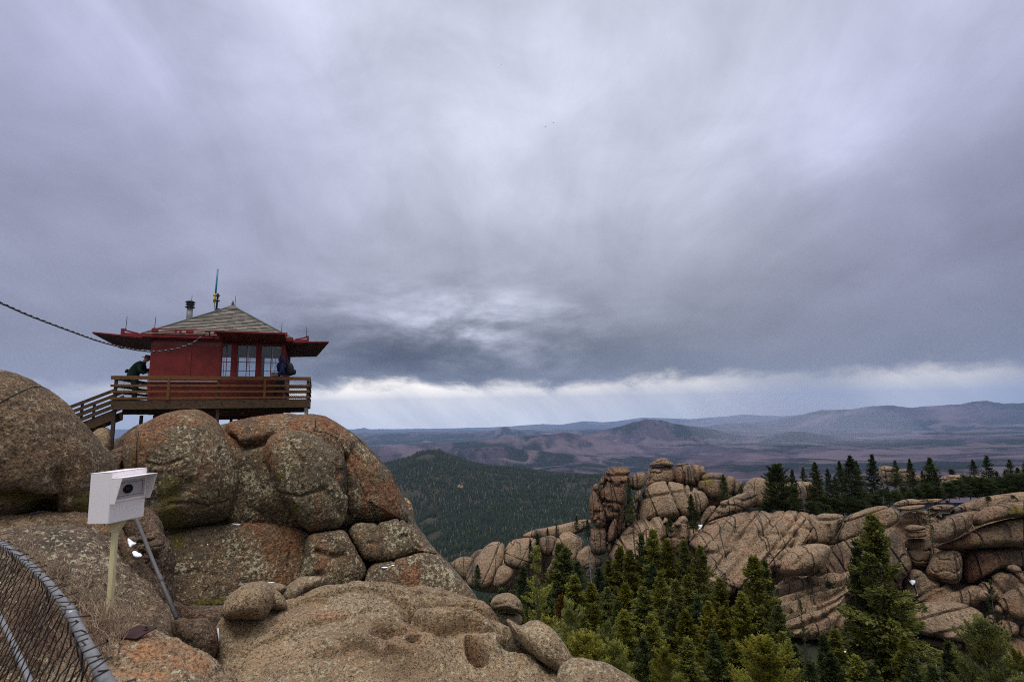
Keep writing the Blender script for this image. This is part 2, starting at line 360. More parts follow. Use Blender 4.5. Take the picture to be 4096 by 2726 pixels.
sd = Vector((math.sin(SUN_AZ)*math.cos(SUN_EL), math.cos(SUN_AZ)*math.cos(SUN_EL), math.sin(SUN_EL)))
so.rotation_euler = sd.to_track_quat('Z', 'Y').to_euler()
scene.view_settings.view_transform = 'Standard'; scene.view_settings.look = 'None'; scene.view_settings.gamma = 1; scene.view_settings.exposure = 0.50
scene.render.engine = 'CYCLES'; c_ = scene.cycles
c_.use_denoising = False; c_.filter_width = 1.05; c_.max_bounces = 6; c_.diffuse_bounces = 3; c_.transparent_max_bounces = 12; c_.volume_bounces = 0; c_.use_adaptive_sampling = True; c_.adaptive_threshold = .012
try: c_.denoiser = 'OPENIMAGEDENOISE'; c_.denoising_input_passes = 'RGB_ALBEDO_NORMAL'; c_.denoising_prefilter = 'ACCURATE'
except Exception: pass
# ------------------------------------------------------------------ far terrain
def interp_sky(poly, pxs):
    xs = [p[0] for p in poly]; ys = [p[1] for p in poly]; return np.interp(pxs, xs, ys)
def px_of_az(azv):  # column of the horizon pixel for an azimuth (good near the horizon)
    return 2044 + F*1.009*np.tan(azv)
def z_at(azv, r, poly):
    """height at distance r that shows along the traced skyline"""
    pxs = px_of_az(azv); py = interp_sky(poly, pxs)
    R_ = cf[None] + ((pxs-2048)/F)[:,None]*cr[None] + ((1363-py)/F)[:,None]*cu[None]
    return r*R_[:,2]/np.hypot(R_[:,0], R_[:,1])
NA, NR = 1000, 560
azs = np.radians(np.linspace(-56, 56, NA)); rs = np.geomspace(2000, 46000, NR)
# open country falling away towards the horizon
tab_r = [2000, 3400, 4500, 6000, 8000, 10500, 14000, 19000, 24000, 30000, 46000]
tab_y = [2010, 1925, 1890, 1855, 1818, 1790, 1762, 1736, 1722, 1719.5, 1719.5]
AZ, RR = np.meshgrid(azs, rs); azf = AZ.ravel(); rf = RR.ravel()
pyb = np.interp(np.log(rf), np.log(tab_r), tab_y)
Zt = -(pyb-1642)/F/1.0*rf*np.cos(azf)*1.0
# correct for the roll so that the plain lies level on the picture's own horizon
XY = np.stack([rf*np.sin(azf), rf*np.cos(azf)], 1)
def n2(sx, sy, off=0): return np.stack([XY[:,0]/sx, XY[:,1]/sy, np.full(len(XY), off)], 1)
amp = np.interp(rf, [3400, 8000, 20000, 40000], [95, 110, 150, 60])
warp = fbm(n2(2600, 2600, 2), 3, seed=5)
p_ = n2(1500, 1900, .5); p_[:,0] += warp*.7
veg = fbm(p_*1.6, 5, .5, 3, ridged=True)
Zt = Zt + amp*(fbm(p_, 5, .5, 3, ridged=True)-.25)*.75
VEG = []
def ridge(poly, r0, front, back, rough, cell, seed, pw=1.0):
    zc = z_at(azs, r0, poly); zc = np.tile(zc, NR)
    d = rf-r0*(1+.05*fbm(np.stack([azf*6, azf*0, azf*0+seed], 1), 3, seed=seed))
    q = np.stack([XY[:,0]/cell, XY[:,1]/cell, np.full(len(XY), seed*1.3)], 1); q[:,0] += .5*fbm(q*.6, 3, seed=seed+1)
    g = fbm(q, 6, .52, seed, ridged=True)
    s = np.where(d < 0, -d/front, d/back)
    drop = (np.abs(s)**pw)
    gul = rough*np.clip(drop/(rough*.9), 0.0, 1)*(g-1.0)*.9
    VEG.append(g); return zc - drop*np.where(d < 0, 1, 1) + gul + rough*.03*(fbm(q*4, 3, seed=seed+9))
sky_A = [(-600,1712),(0,1716),(1400,1716),(1430,1714),(1449,1710),(1470,1716),(1700,1716),(1850,1712),(1950,1709),(2050,1704),(2100,1700),(2160,1695),(2230,1697),(2330,1681),(2400,1686),(2450,1683),(2500,1676),(2560,1669),(2650,1672),(2750,1676),(2800,1671),(2900,1664),(2960,1656),(3050,1661),(3120,1663),(3200,1655),(3300,1650),(4300,1640),(5200,1650)]
sky_A2 = [(0,1900),(2300,1790),(2700,1720),(2900,1692),(3050,1684),(3150,1668),(3270,1640),(3330,1637),(3400,1634),(3480,1622),(3560,1620),(3630,1627),(3750,1621),(3830,1616),(3880,1607),(3940,1602),(4000,1612),(4096,1609),(4500,1600),(5200,1620)]
sky_B = [(0,1960),(2080,1830),(2200,1772),(2290,1748),(2400,1716),(2472,1698),(2522,1684),(2573,1672),(2638,1678),(2688,1694),(2760,1705),(2832,1715),(2904,1736),(3012,1745),(3120,1727),(3192,1721),(3264,1737),(3372,1749),(3480,1760),(3624,1767),(3804,1778),(3898,1784),(3948,1776),(4096,1795),(4700,1800),(5200,1810)]
sky_C = [(0,1830),(1300,1830),(1560,1812),(1700,1800),(1800,1797),(1870,1789),(1960,1784),(2010,1782),(2060,1793),(2140,1802),(2250,1814),(2350,1832),(2450,1850),(2550,1868),(2800,1890),(3400,1900),(4096,1905),(5200,1910)]
sky_D = [(0,1800),(1500,1782),(1640,1775),(1750,1768),(1850,1764),(1950,1757),(2010,1748),(2080,1742),(2150,1738),(2200,1735),(2240,1727),(2290,1737),(2360,1748),(2420,1762),(2600,1790),(5200,1800)]
sky_E = [(0,1760),(1900,1728),(1975,1716),(2008,1703),(2040,1714),(2100,1726),(2400,1722),(2500,1722),(5200,1724)]
sky_G = [(-500,2100),(2200,2100),(2450,1930),(2650,1868),(2900,1832),(3100,1815),(3250,1812),(3450,1822),(3650,1828),(3850,1842),(4096,1846),(5200,1850)]
for poly, r0, fr, bk, ro, ce, sd_, pw in ((sky_G, 7200, 4.0, 6., 330, 700, 12, 1.0), (sky_A, 42000, 20., 8., 260, 3600, 3, 1.0), (sky_A2, 21000, 6.0, 6., 800, 2300, 4, 1.0), (sky_E, 17000, 9., 6., 120, 900, 7, 1.0), (sky_B, 10800, 3.6, 4., 520, 1150, 5, 1.0), (sky_D, 8600, 4.6, 7., 300, 800, 8, 1.0), (sky_C, 6100, 3.7, 6., 260, 460, 6, 1.0)):
    zr_ = ridge(poly, r0, fr, bk, ro, ce, sd_, pw); veg = np.where(zr_ > Zt, VEG[-1], veg); Zt = np.maximum(Zt, zr_)
V = np.stack([XY[:,0], XY[:,1], Zt], 1)
def grid_faces(nr, nc):
    i = np.arange(nr-1)[:,None]*nc + np.arange(nc-1)[None]; i = i.ravel()
    return np.stack([i, i+1, i+1+nc, i+nc], 1)
def far_mat():
    m, N = new_mat('burnt_hills'); p = N('NewGeometry', out=0)
    sp = N('SeparateXYZ', {0:p}, out=None)
    p2 = N('CombineXYZ', {0:sp.outputs[0], 1:sp.outputs[1], 2:0.})
    a = N.noise(p2, .0011, 6, .62, .3); b = N.noise(p2, .006, 5, .7); d = N.noise(N.map(p2, (1,.45,1)), .00042, 7, .66, .5)
    c = N.mix(N.ss(a, .35, .65), (.032,.027,.042), (.068,.050,.068)); c = N.mix(N.ss(b, .45, .7, 0, .6), c, (.105,.078,.09))
    fm = N.math('ADD', d, N.math('MULTIPLY', N.math('SUBTRACT', b, .5), .22))
    c = N.mix(N.ss(fm, .47, .51), c, (.013,.019,.018))
    vg = N('Attribute', attribute_name='veg', out=2)   # bare spurs, trees in the gullies
    c = N.mix(N.ss(vg, .30, -.10, 0, .80), c, (.016,.020,.022)); c = N.mix(N.ss(vg, .42, .72, 0, .7), c, (.125,.092,.105))
    c = N.mix(N.ss(N.noise(p2, .0035, 5, .7), .64, .69, 0, .4), c, (.20,.15,.11))
    return finish(m, N, c, .95, bump=b, bdist=25, spec=0.)
hme = mesh_np('hills', V, grid_faces(NR, NA), far_mat()); hme.attributes.new('veg', 'FLOAT', 'POINT').data.foreach_set('value', veg.astype(np.float32))
tag(link('hills', hme), kind='structure')
# forest basin between the summit and the burnt hills
sky_F = [(-2500,1900),(900,1905),(1400,1880),(1560,1850),(1632,1832),(1660,1814),(1700,1807),(1750,1806),(1775,1820),(1865,1850),(1950,1862),(2067,1871),(2190,1892),(2400,1909),(2700,1932),(3200,1962),(4200,2000),(6500,2050)]
NA2, NR2 = 520, 260
az2 = np.radians(np.linspace(-62, 62, NA2)); r2 = np.geomspace(150, 4700, NR2)
def basin_z(x, y):
    r = np.hypot(x, y); a = np.arctan2(x, y)
    zc = z_at(np.clip(a, -1.1, 1.1), 3300., sky_F)
    p = np.stack([x/420, y/420, np.full(len(x), 3.)], 1)
    n = fbm(p, 5, .5, 21)
    floor = np.interp(r, [150, 260, 420, 700, 1000, 1500, 2100, 2800, 4700], [-62, -105, -170, -262, -305, -318, -312, -300, -300])
    t = sstep(2100, 3300, r); z = floor*(1-t)+zc*t + n*np.interp(r, [150, 500, 1200, 2800, 3300], [4, 16, 42, 40, 7])
    return np.where(r > 3300, zc - (r-3300)*.14 + n*14, z)
A2, R2 = np.meshgrid(az2, r2); x2 = (R2*np.sin(A2)).ravel(); y2 = (R2*np.cos(A2)).ravel()
tag(link('forest_hill', mesh_np('forest_hill', np.stack([x2, y2, basin_z(x2, y2)], 1), grid_faces(NR2, NA2), MSOIL)), kind='structure')
rg = np.random.RandomState(5)
def cone_trees(n, amin, amax, rmin, rmax, hmin, hmax):
    """a far wood as one mesh of small tapering crowns"""
    a = rg.uniform(amin, amax, n); r = np.sqrt(rg.uniform(rmin**2, rmax**2, n))
    x = r*np.sin(a); y = r*np.cos(a)
    gap = fbm(np.stack([x/130, y/130, x*0], 1), 4, .6, 31)
    px = px_of_az(a)
    keep = gap < .30
    for mx, my, rad in meadows: keep &= np.hypot((x-mx)/1.0, (y-my)/2.2) > rad
    x, y = x[keep], y[keep]; n = len(x); z = basin_z(x, y)
    h = rg.uniform(hmin, hmax, n)*(1+.25*fbm(np.stack([x/60, y/60, x*0], 1), 2, seed=8)); rad = h*rg.uniform(.13, .24, n)
    S = 5; vs = []; tiers = ((.05, 1.0, .62), (.38, .68, 1.0))
    th = 2*np.pi*np.arange(S)/S
    for lo, wd, hi in tiers:
        jit = rg.uniform(.7, 1.25, (n, S)); ph = rg.uniform(0, 6, n)
        ring = np.stack([x[:,None]+rad[:,None]*wd*jit*np.cos(th+ph[:,None]), y[:,None]+rad[:,None]*wd*jit*np.sin(th+ph[:,None]), z[:,None]+h[:,None]*(lo+rg.uniform(-.03, .06, (n, S)))], 2)
        ap = np.stack([x+rg.uniform(-.1,.1,n)*rad, y, z+h*hi], 1)[:,None]
        vs.append(np.concatenate([ring, ap], 1))
    Vv = np.concatenate(vs, 1).reshape(-1, 3)
    k = np.arange(S); t1 = np.stack([k, (k+1)%S, np.full(S, S)], 1); tt = np.concatenate([t1, t1+S+1])
    return Vv, (tt[None]+(np.arange(n)*2*(S+1))[:,None,None]).reshape(-1, 3), np.repeat(rg.rand(n), 2*(S+1))
def ground_hit(px, py):
    r = ray(px, py)
    for t in np.arange(200, 4000, 8.):
        q = r*t
        if basin_z(np.array([q[0]]), np.array([q[1]]))[0] > q[2]: return q
    return r*1500
meadows = []
for px, py, rad in ((1712, 2092, 26), (1690, 2105, 20), (1738, 2150, 22), (1768, 2050, 12), (1700, 1828, 60), (1840, 1943, 14)):
    q = ground_hit(px, py); meadows.append((q[0], q[1], rad))
v1, f1, t1_ = cone_trees(46000, -.40, .36, 330, 1700, 8, 17)
v2, f2, t2_ = cone_trees(42000, -.42, .42, 1700, 3900, 10, 21)
fme = mesh_np('forest', np.concatenate([v1, v2]), np.concatenate([f1, f2+len(v1)]), MFF, False); fme.attributes.new('tint', 'FLOAT', 'POINT').data.foreach_set('value', np.concatenate([t1_, t2_]).astype(np.float32))
tag(link('forest', fme), 'dark green conifer forest covering the hill below the red lookout', 'forest', kind='stuff')
# summit ground: rock shoulder on the left, wooded hollow in front, back of the rock ridge on the right
def ground_z(x, y):
    x = np.asarray(x, float); y = np.asarray(y, float); r = np.hypot(x, y)
    sh = sstep(-3.5, -9, x)*sstep(40, 24, y)             # shoulder that carries the lookout
    z = np.interp(r, [0,10,16,25,35,50,70,95], [-6,-9,-13,-19,-24,-29,-33,-35])*(1-sh) - 6.4*sh
    near = sstep(9, 3, r); z = z*(1-near) - 3.8*near
    rise = sstep(84, 108, y-.12*x)*sstep(17, 34, x); z = z + rise*12.5; z = z - 16*sstep(70, 104, y)*sstep(22, 8, x)
    far = np.clip(r-150, 0, None); z = z - far*.45 - 10*sstep(128, 175, r)
    west = sstep(-2, -40, x)*sstep(20, 60, r); z = z - 30*west
    return z + .8*fbm(np.stack([x/9, y/9, x*0], 1), 4, seed=41)*sstep(10, 40, r)
rg_ = np.geomspace(.4, 270, 150); ag_ = np.radians(np.linspace(-180, 180, 300)); A3, R3 = np.meshgrid(ag_, rg_)
x3 = (R3*np.sin(A3)).ravel(); y3 = (R3*np.cos(A3)).ravel()
tag(link('ground', mesh_np('ground', np.stack([x3, y3, ground_z(x3, y3)], 1), grid_faces(150, 300), MSOIL)), kind='structure')
# ------------------------------------------------------------------ haze
hz = MB(); hz.box(lambda x, y, z: (x, y, z), (-60000, -3000, -4500), (60000, 47500, 1200))
mh, N = new_mat('haze'); vol = N('VolumePrincipled', {'Color':(.48,.64,1,1), 'Density':HAZE, 'Anisotropy':.0}); N('OutputMaterial', {'Volume':vol}, out=None)
hzo = hz.build('haze', mh); tag(hzo, 'pale blue haze in the air between the summit and the far mountains', 'haze', kind='stuff')

# a shower of snow trailing down over the right hand valley
sv, sf = [], []; cs0 = None
def ellipsoid(c, ax, n=24):
    t = np.tan(np.linspace(-1, 1, n+1)*math.pi/4); vs, fs, b = [], [], 0
    for k in range(3):
        for sg in (1, -1):
            A_, B_ = np.meshgrid(t, t, indexing='ij'); q = [None]*3; q[k] = np.ones_like(A_)*sg; q[(k+1) % 3] = A_; q[(k+2) % 3] = B_*sg
            vs.append(np.stack([x.ravel() for x in q], 1)); i = (np.arange(n)[:,None]*(n+1)+np.arange(n)[None]).ravel()+b; fs.append(np.stack([i, i+n+1, i+n+2, i+1], 1)); b += (n+1)**2
    v = np.concatenate(vs); v /= np.linalg.norm(v, axis=1, keepdims=True); f = np.concatenate(fs)
    key = np.round(v*1e5).astype(np.int64); _, first, inv = np.unique(key, axis=0, return_index=True, return_inverse=True)
    return c+v[first]@np.array(ax), inv.ravel()[f]
sc_ = P(3200, 1715, 8800); v, f = ellipsoid(sc_, [[2000., 200, -180], [-300, 1300, 0], [-340, 0, 700.]])
ms, N = new_mat('snow_shower'); vol = N('VolumePrincipled', {'Color':(.86,.86,1,1), 'Density':1.2e-4, 'Anisotropy':.0}); N('OutputMaterial', {'Volume':vol}, out=None)
tag(link('snow_shower', mesh_np('snow_shower', v-sc_, f, ms), None, sc_), 'pale veil of falling snow over the valley in front of the right hand mountain', 'snow shower', kind='stuff')

# light snow in the air
rsn = np.random.RandomState(12); nf_ = 1000; fp = np.stack([rsn.uniform(-14, 14, nf_), rsn.uniform(2.2, 24, nf_), rsn.uniform(-7, 11, nf_)], 1); fr_ = rsn.uniform(.0022, .0048, nf_)
ov = np.array([[1,0,0],[-1,0,0],[0,1,0],[0,-1,0],[0,0,1],[0,0,-1]], float); of_ = np.array([[0,2,4],[2,1,4],[1,3,4],[3,0,4],[2,0,5],[1,2,5],[3,1,5],[0,3,5]])
tag(link('falling_snow', mesh_np('falling_snow', (fp[:,None]+fr_[:,None,None]*ov[None]*rsn.uniform(.6, 1.4, (nf_, 6, 1))).reshape(-1, 3), (of_[None]+np.arange(nf_)[:,None,None]*6).reshape(-1, 3), MSNOW)), 'sparse white snowflakes drifting in the air in front of the lookout', 'snowflakes', kind='stuff')
# ------------------------------------------------------------------ rocks
_CS = {}
def cubesphere(n):
    if n in _CS: return _CS[n]
    t = np.tan(np.linspace(-1, 1, n+1)*math.pi/4); a, b = np.meshgrid(t, t, indexing='ij'); o = np.ones_like(a)
    fs = []; vs = []; base = 0
    for ax in range(3):
        for sg in (1, -1):
            c = [None]*3; c[ax] = o*sg; c[(ax+1) % 3] = a; c[(ax+2) % 3] = b*sg
            vs.append(np.stack([q.ravel() for q in c], 1))
            i = (np.arange(n)[:,None]*(n+1)+np.arange(n)[None]).ravel()+base
            fs.append(np.stack([i, i+n+1, i+n+2, i+1], 1)); base += (n+1)**2
    v = np.concatenate(vs); v /= np.linalg.norm(v, axis=1, keepdims=True); f = np.concatenate(fs)
    key = np.round(v*1e5).astype(np.int64)
    _, first, inv = np.unique(key, axis=0, return_index=True, return_inverse=True)
    _CS[n] = (v[first], inv.ravel()[f]); return _CS[n]
def vnormals(v, f):
    nn = np.cross(v[f[:,2]]-v[f[:,0]], v[f[:,3]]-v[f[:,1]]); out = np.zeros_like(v)
    for k in range(4): np.add.at(out, f[:,k], nn)
    return out/np.maximum(np.linalg.norm(out, axis=1, keepdims=True), 1e-9)
def seg_dist(uv, a, b):
    d = b-a; t = np.clip(((uv-a)@d)/max(d@d, 1e-9), 0, 1); return np.linalg.norm(uv-(a+t[:,None]*d), axis=1)
def chaikin(p, k=2):
    for _ in range(k):
        q = np.roll(p, -1, 0); p = np.stack([p*.75+q*.25, p*.25+q*.75], 1).reshape(-1, 2)
    return p
RS = [0]
def rock(name, poly, D, T, mat, Z=(0,0,1), n=2.4, tilt=0, yaw=0, N_=56, Tb=None, amp=.03, cell=.35, cuts=(), grooves=None, parent=None, round_=2, ctr=None, strata=None, seed=None, stains=(), moss=(), steps=()):
    """a boulder: outline traced at distance D, real thickness T towards the viewer and Tb behind it, worn and cracked by noise"""
    RS[0] += 1; sd_ = RS[0]*7 if seed is None else seed
    pp = np.array([(Z[0]+Z[2]*x, Z[1]+Z[2]*y) for x, y in poly], float)
    pc = chaikin(pp, round_) if round_ else pp
    if ctr is None:
        x, y = pc[:,0], pc[:,1]; x1, y1 = np.roll(x, -1), np.roll(y, -1); cr2 = x*y1-x1*y; A = cr2.sum()/2
        c0 = np.array([((x+x1)*cr2).sum()/(6*A), ((y+y1)*cr2).sum()/(6*A)])
    else: c0 = np.array([Z[0]+Z[2]*ctr[0], Z[1]+Z[2]*ctr[1]])
    Pc = P(c0[0], c0[1], D); view = -Pc/np.linalg.norm(Pc)
    ex = np.cross([0,0,1.], view); ex /= np.linalg.norm(ex); ey = np.cross(view, ex)
    a = math.radians(tilt); nrm = view*math.cos(a)+ey*math.sin(a); ey = np.cross(nrm, ex)
    if yaw:
        b = math.radians(yaw); nrm, ex = nrm*math.cos(b)+ex*math.sin(b), ex*math.cos(b)-nrm*math.sin(b)
    def loc(px, py):
        r = ray(px, py); t = (Pc@nrm)/(r@nrm); q = r*t-Pc; return np.array([q@ex, q@ey])
    L2 = np.array([loc(*q) for q in pc])
    th = np.linspace(-math.pi, math.pi, 721); dr = np.stack([np.cos(th), np.sin(th)], 1); rad = np.zeros(721)
    A_ = L2; B_ = np.roll(L2, -1, 0); E = B_-A_
    den = dr[:,None,0]*E[None,:,1]-dr[:,None,1]*E[None,:,0]; den = np.where(np.abs(den) < 1e-9, 1e-9, den)
    tt = (A_[None,:,0]*E[None,:,1]-A_[None,:,1]*E[None,:,0])/den; ss_ = (A_[None,:,0]*dr[:,None,1]-A_[None,:,1]*dr[:,None,0])/den
    tt = np.where((ss_ >= -1e-6) & (ss_ <= 1+1e-6) & (tt > 0), tt, 0); rad = tt.max(1)
    rad = np.where(rad <= 0, np.median(rad), rad)
    k = 41; ker = np.hanning(k+2)[1:-1]; ker /= ker.sum()
    rsm = np.convolve(np.concatenate([rad[-k-1:-1], rad, rad[1:k+1]]), ker, 'same')[k:-k]
    for _ in range(3): rsm = np.convolve(np.concatenate([rsm[-k-1:-1], rsm, rsm[1:k+1]]), ker, 'same')[k:-k]
    u, f = cubesphere(N_)
    x, y, z = u.T; rho = np.hypot(x, y); ang = np.arctan2(y, x)
    s = rho**(2/n); h = np.sign(z)*np.abs(z)**(2/n)
    r_ = np.interp(ang, th, rsm)*(1-s**2)+np.interp(ang, th, rad)*s**2
    Tb = T if Tb is None else Tb
    U2 = np.stack([s*r_*np.cos(ang), s*r_*np.sin(ang)], 1)
    wv = h*np.where(z > 0, T, Tb)
    size = float(np.sqrt(np.ptp(L2[:,0])*np.ptp(L2[:,1])))
    pl = Pc+U2[:,:1]*ex+U2[:,1:]*ey; dn = np.linalg.norm(pl, axis=1, keepdims=True)
    bd_ = -pl/dn*.8+nrm*.2 if tilt == 0 and not yaw else -pl/dn          # the swell faces the open side
    v = pl+wv[:,None]*bd_
    nv = vnormals(v, f)
    if (nv*(v-Pc)).sum() < 0: f = f[:, ::-1].copy(); nv = -nv
    lo = fbm(v/(size*cell), 4, .5, sd_); mid = fbm(v/(size*cell*.22), 4, .55, sd_+3)
    disp = size*(amp*lo+amp*.42*mid+amp*.17*fbm(v/(size*cell*.06), 3, .55, sd_+5))
    if grooves:   # (direction angle in the local plane, spacing, depth, stretch)
        for ga_, sp_, dp_, st_ in grooves:
            ca, sa = math.cos(math.radians(ga_)), math.sin(math.radians(ga_))
            al = (U2[:,0]*ca+U2[:,1]*sa); ac = (-U2[:,0]*sa+U2[:,1]*ca)
            q = np.stack([al/(sp_*st_*4.), ac/sp_+.12*lo, wv/(sp_*st_*2)], 1)
            g = 1-np.abs(fbm(q, 2, .35, sd_+9)); disp -= dp_*1.5*sstep(.86, 1., g)
    if strata:
        sp_, dp_ = strata
        zz = v[:,2]/sp_+.7*lo; fr = np.abs(zz-np.round(zz)); disp -= dp_*sstep(.16, 0., fr)*(.4+.6*(vnoise(np.stack([np.round(zz)*3.1, U2[:,0]/sp_*.3, U2[:,1]*0], 1), sd_) > -.2))
    for cut in cuts:
        pts, wd, dp = cut[:3]
        q = np.array([loc(Z[0]+Z[2]*a_, Z[1]+Z[2]*b_) for a_, b_ in pts])
        uvw = U2+.35*wd*np.stack([mid, lo], 1)
        d = np.min([seg_dist(uvw, q[i], q[i+1]) for i in range(len(q)-1)], 0) if len(q) > 1 else np.linalg.norm(uvw-q[0], axis=1)
        if len(cut) > 3:   # flat-floored hollow
            disp = disp - dp*sstep(wd*1.0, wd*.72, d)*(z > -.2)
        else: disp = disp - dp*np.exp(-(d/wd)**2)*(z > -.2)
    for pts, h_, L_ in steps:   # ledges: the ground drops on the right hand side of the line and climbs back over L_
        q = np.array([loc(Z[0]+Z[2]*a_, Z[1]+Z[2]*b_) for a_, b_ in pts]); uvw = U2+.10*L_*np.stack([mid, lo], 1)
        best = np.full(len(v), 1e9); sg = np.zeros(len(v))
        for i in range(len(q)-1):
            dd = seg_dist(uvw, q[i], q[i+1]); e_ = q[i+1]-q[i]; cr3 = e_[0]*(uvw[:,1]-q[i][1])-e_[1]*(uvw[:,0]-q[i][0]); m_ = dd < best-1e-7
            best = np.where(m_, dd, best); sg = np.where(m_, -np.sign(cr3), sg)
        end = np.minimum(np.linalg.norm(uvw-q[0], axis=1), np.linalg.norm(uvw-q[-1], axis=1)); fade = sstep(0, .35*L_+.03, end)
        ms = best*sg; disp = disp + fade*(z > -.2)*np.where(ms > 0, -h_*sstep(0, .05, ms)*np.exp(-ms/L_), .22*h_*np.exp(ms/(L_*.6))*sstep(.0, -.03, ms))
    v = v+nv*disp[:,None]
    base = Pc.copy(); base[2] = v[:,2].min()
    if parent is not None:
        o = link(name, mesh_np(name, v-np.array(parent.location), f, mat), parent)
    else:
        o = link(name, mesh_np(name, v-base, f, mat), None, base)
    for an, lst in (('stain', stains), ('mossy', moss)):
        if not lst: continue
        m_ = np.zeros(len(v))
        for pts, wd in lst:
            q = np.array([loc(Z[0]+Z[2]*a_, Z[1]+Z[2]*b_) for a_, b_ in pts]); uvw = U2+.5*wd*np.stack([mid, lo], 1)
            d = np.min([seg_dist(uvw, q[i], q[i+1]) for i in range(len(q)-1)], 0); m_ = np.maximum(m_, sstep(1.15, .75, d/wd)*(z > -.3))
        at = o.data.attributes.new(an, 'FLOAT', 'POINT'); at.data.foreach_set('value', m_.astype(np.float32))
    o_info[o.name] = (v, f); return o
o_info = {}
Z2 = (0,1400,.4464); Z3 = (0,2000,.463); Z4 = (500,1600,.5942); Z5 = (1300,1500,.5942); Z6 = (2300,1750,.4244); Z7 = (3100,1750,.4228); Z8 = (1800,1950,.5942); Z9 = (2900,1950,.5076)
def boulder(label, *a, cat='boulder', name='boulder', **k):
    return tag(rock(name, *a, **k), label, cat)
# --- the summit rock under the lookout
boulder('tall egg shaped grey lichened boulder in front of the red lookout deck',
  [(430,60),(500,65),(560,100),(620,150),(660,215),(720,300),(760,370),(795,440),(800,530),(785,620),(745,700),(715,770),(690,812),(600,830),(480,848),(330,876),(230,880),(170,850),(120,780),(90,690),(30,560),(-10,440),(-20,360),(0,270),(50,190),(130,150),(220,105),(320,72)],
  16.6, 1.75, G['egg'], Z4, n=2.5, N_=140, stains=[([(20,250),(120,200),(300,100),(440,70),(480,90)], .55), ([(0,450),(60,330),(150,260)], .5), ([(250,460),(330,430),(360,500)], .18)], moss=[([(300,560),(300,700),(330,850)], .28)], amp=.022, cell=.45, cuts=[([(60,180),(75,300),(70,470)], .05, .05), ([(640,330),(660,480),(650,620),(600,740)], .06, .09), ([(150,420),(260,440),(380,400)], .05, .06), ([(300,700),(420,690),(560,720),(690,680)], .05, .07), ([(180,690),(330,640),(420,560)], .25, .12)])
boulder('long dark wall of granite under the egg shaped boulder, with a wide orange streak',
  [(235,960),(260,905),(340,885),(480,860),(700,822),(760,815),(900,800),(1000,810),(1150,850),(1230,888),(1290,900),(1280,1000),(1290,1120),(1250,1230),(1120,1330),(900,1420),(650,1480),(430,1450),(350,1380),(290,1220),(245,1080)],
  16.5, 1.15, G['wall'], Z4, n=5., N_=130, stains=[([(900,780),(1000,850),(1090,950),(1080,1150),(1040,1230)], .62), ([(1290,900),(1300,1000),(1310,1130)], .2)], moss=[([(330,900),(360,960)], .2), ([(470,1390),(620,1370)], .22)], cuts=[([(300,1180),(480,1150),(640,1190),(820,1160)], .05, .07), ([(760,870),(800,980),(780,1100),(830,1250)], .05, .06), ([(1050,840),(1120,980),(1100,1120)], .06, .08)], amp=.025, tilt=8)
boulder('dark block of granite between the orange streaked wall and the slanting crack',
  [(1240,900),(1330,890),(1440,872),(1490,890),(1540,960),(1590,1060),(1635,1165),(1560,1240),(1400,1330),(1200,1350),(1150,1250),(1200,1120),(1210,980)],
  16.75, 1.05, G['wall'], Z4, n=5., N_=100, stains=[([(1300,890),(1300,1000),(1305,1120)], .22)], amp=.035, cuts=[([(1150,1235),(1230,1195),(1330,1165)], .10, .16), ([(1290,1020),(1390,1060),(1470,1045)], .10, .14)])
boulder('narrow dark column of granite behind the egg shaped boulder',
  [(700,330),(760,320),(850,288),(960,283),(940,350),(985,470),(1000,560),(1060,690),(1120,780),(1200,870),(1050,880),(850,850),(700,840),(680,760),(690,600),(690,450)],
  17.5, .9, G['wall'], Z4, n=4.5, N_=110, stains=[([(970,300),(960,400),(1000,520),(1020,640),(1060,760)], .34)], amp=.03, cuts=[([(925,360),(960,480),(990,560),(1010,640)], .16, .2)])
boulder('tear shaped lichened granite block leaning left in the middle of the summit rock',
  [(1010,225),(1120,190),(1250,218),(1350,280),(1470,370),(1500,430),(1460,480),(1490,530),(1505,620),(1500,720),(1470,840),(1420,868),(1330,880),(1240,888),(1190,850),(1110,740),(1030,610),(990,500),(945,400),(935,330),(960,270)],
  17.4, 1.15, G['egg'], Z4, n=3.6, N_=120, stains=[([(1000,230),(960,340),(990,420)], .3), ([(1310,640),(1320,760),(1300,870)], .2), ([(1430,380),(1440,560)], .12)], amp=.024, cuts=[([(1120,300),(1200,420),(1180,560),(1250,700)], .05, .07), ([(1050,620),(1180,650),(1330,600)], .05, .08), ([(1440,400),(1440,520),(1500,620)], .10, .12), ([(1480,250),(1490,400),(1500,600)], .09, .1), ([(1330,595),(1390,660),(1450,760)], .12, .1)])
boulder('broad granite dome with rust red streaks under the right end of the deck',
  [(600,180),(700,150),(860,112),(980,96),(1200,96),(1310,95),(1400,128),(1490,198),(1570,240),(1640,310),(1720,410),(1790,490),(1830,570),(1872,650),(1895,700),(1920,780),(1900,830),(1850,795),(1700,830),(1560,830),(1490,880),(1200,900),(900,850),(720,800),(640,600),(590,350)],
  19.2, 2.3, G['wall'], Z4, n=3.4, N_=160, stains=[([(650,200),(800,180),(1000,130),(1250,120),(1380,190)], .75), ([(1330,170),(1480,300),(1560,420),(1620,620)], .32), ([(1760,620),(1780,760)], .4), ([(1600,640),(1620,780)], .2), ([(1900,660),(1930,720)], .3)], amp=.016, cell=.3, ctr=(1280,480), cuts=[([(640,170),(760,330),(990,265)], .16, .4), ([(1500,380),(1500,600),(1490,720)], .12, .22), ([(1430,260),(1520,420),(1620,640),(1680,790)], .07, .09), ([(1300,130),(1500,300),(1640,420),(1800,640)], .05, .06), ([(1560,330),(1600,480),(1640,640)], .25, .16), ([(1380,660),(1480,720),(1500,780)], .10, .16)])
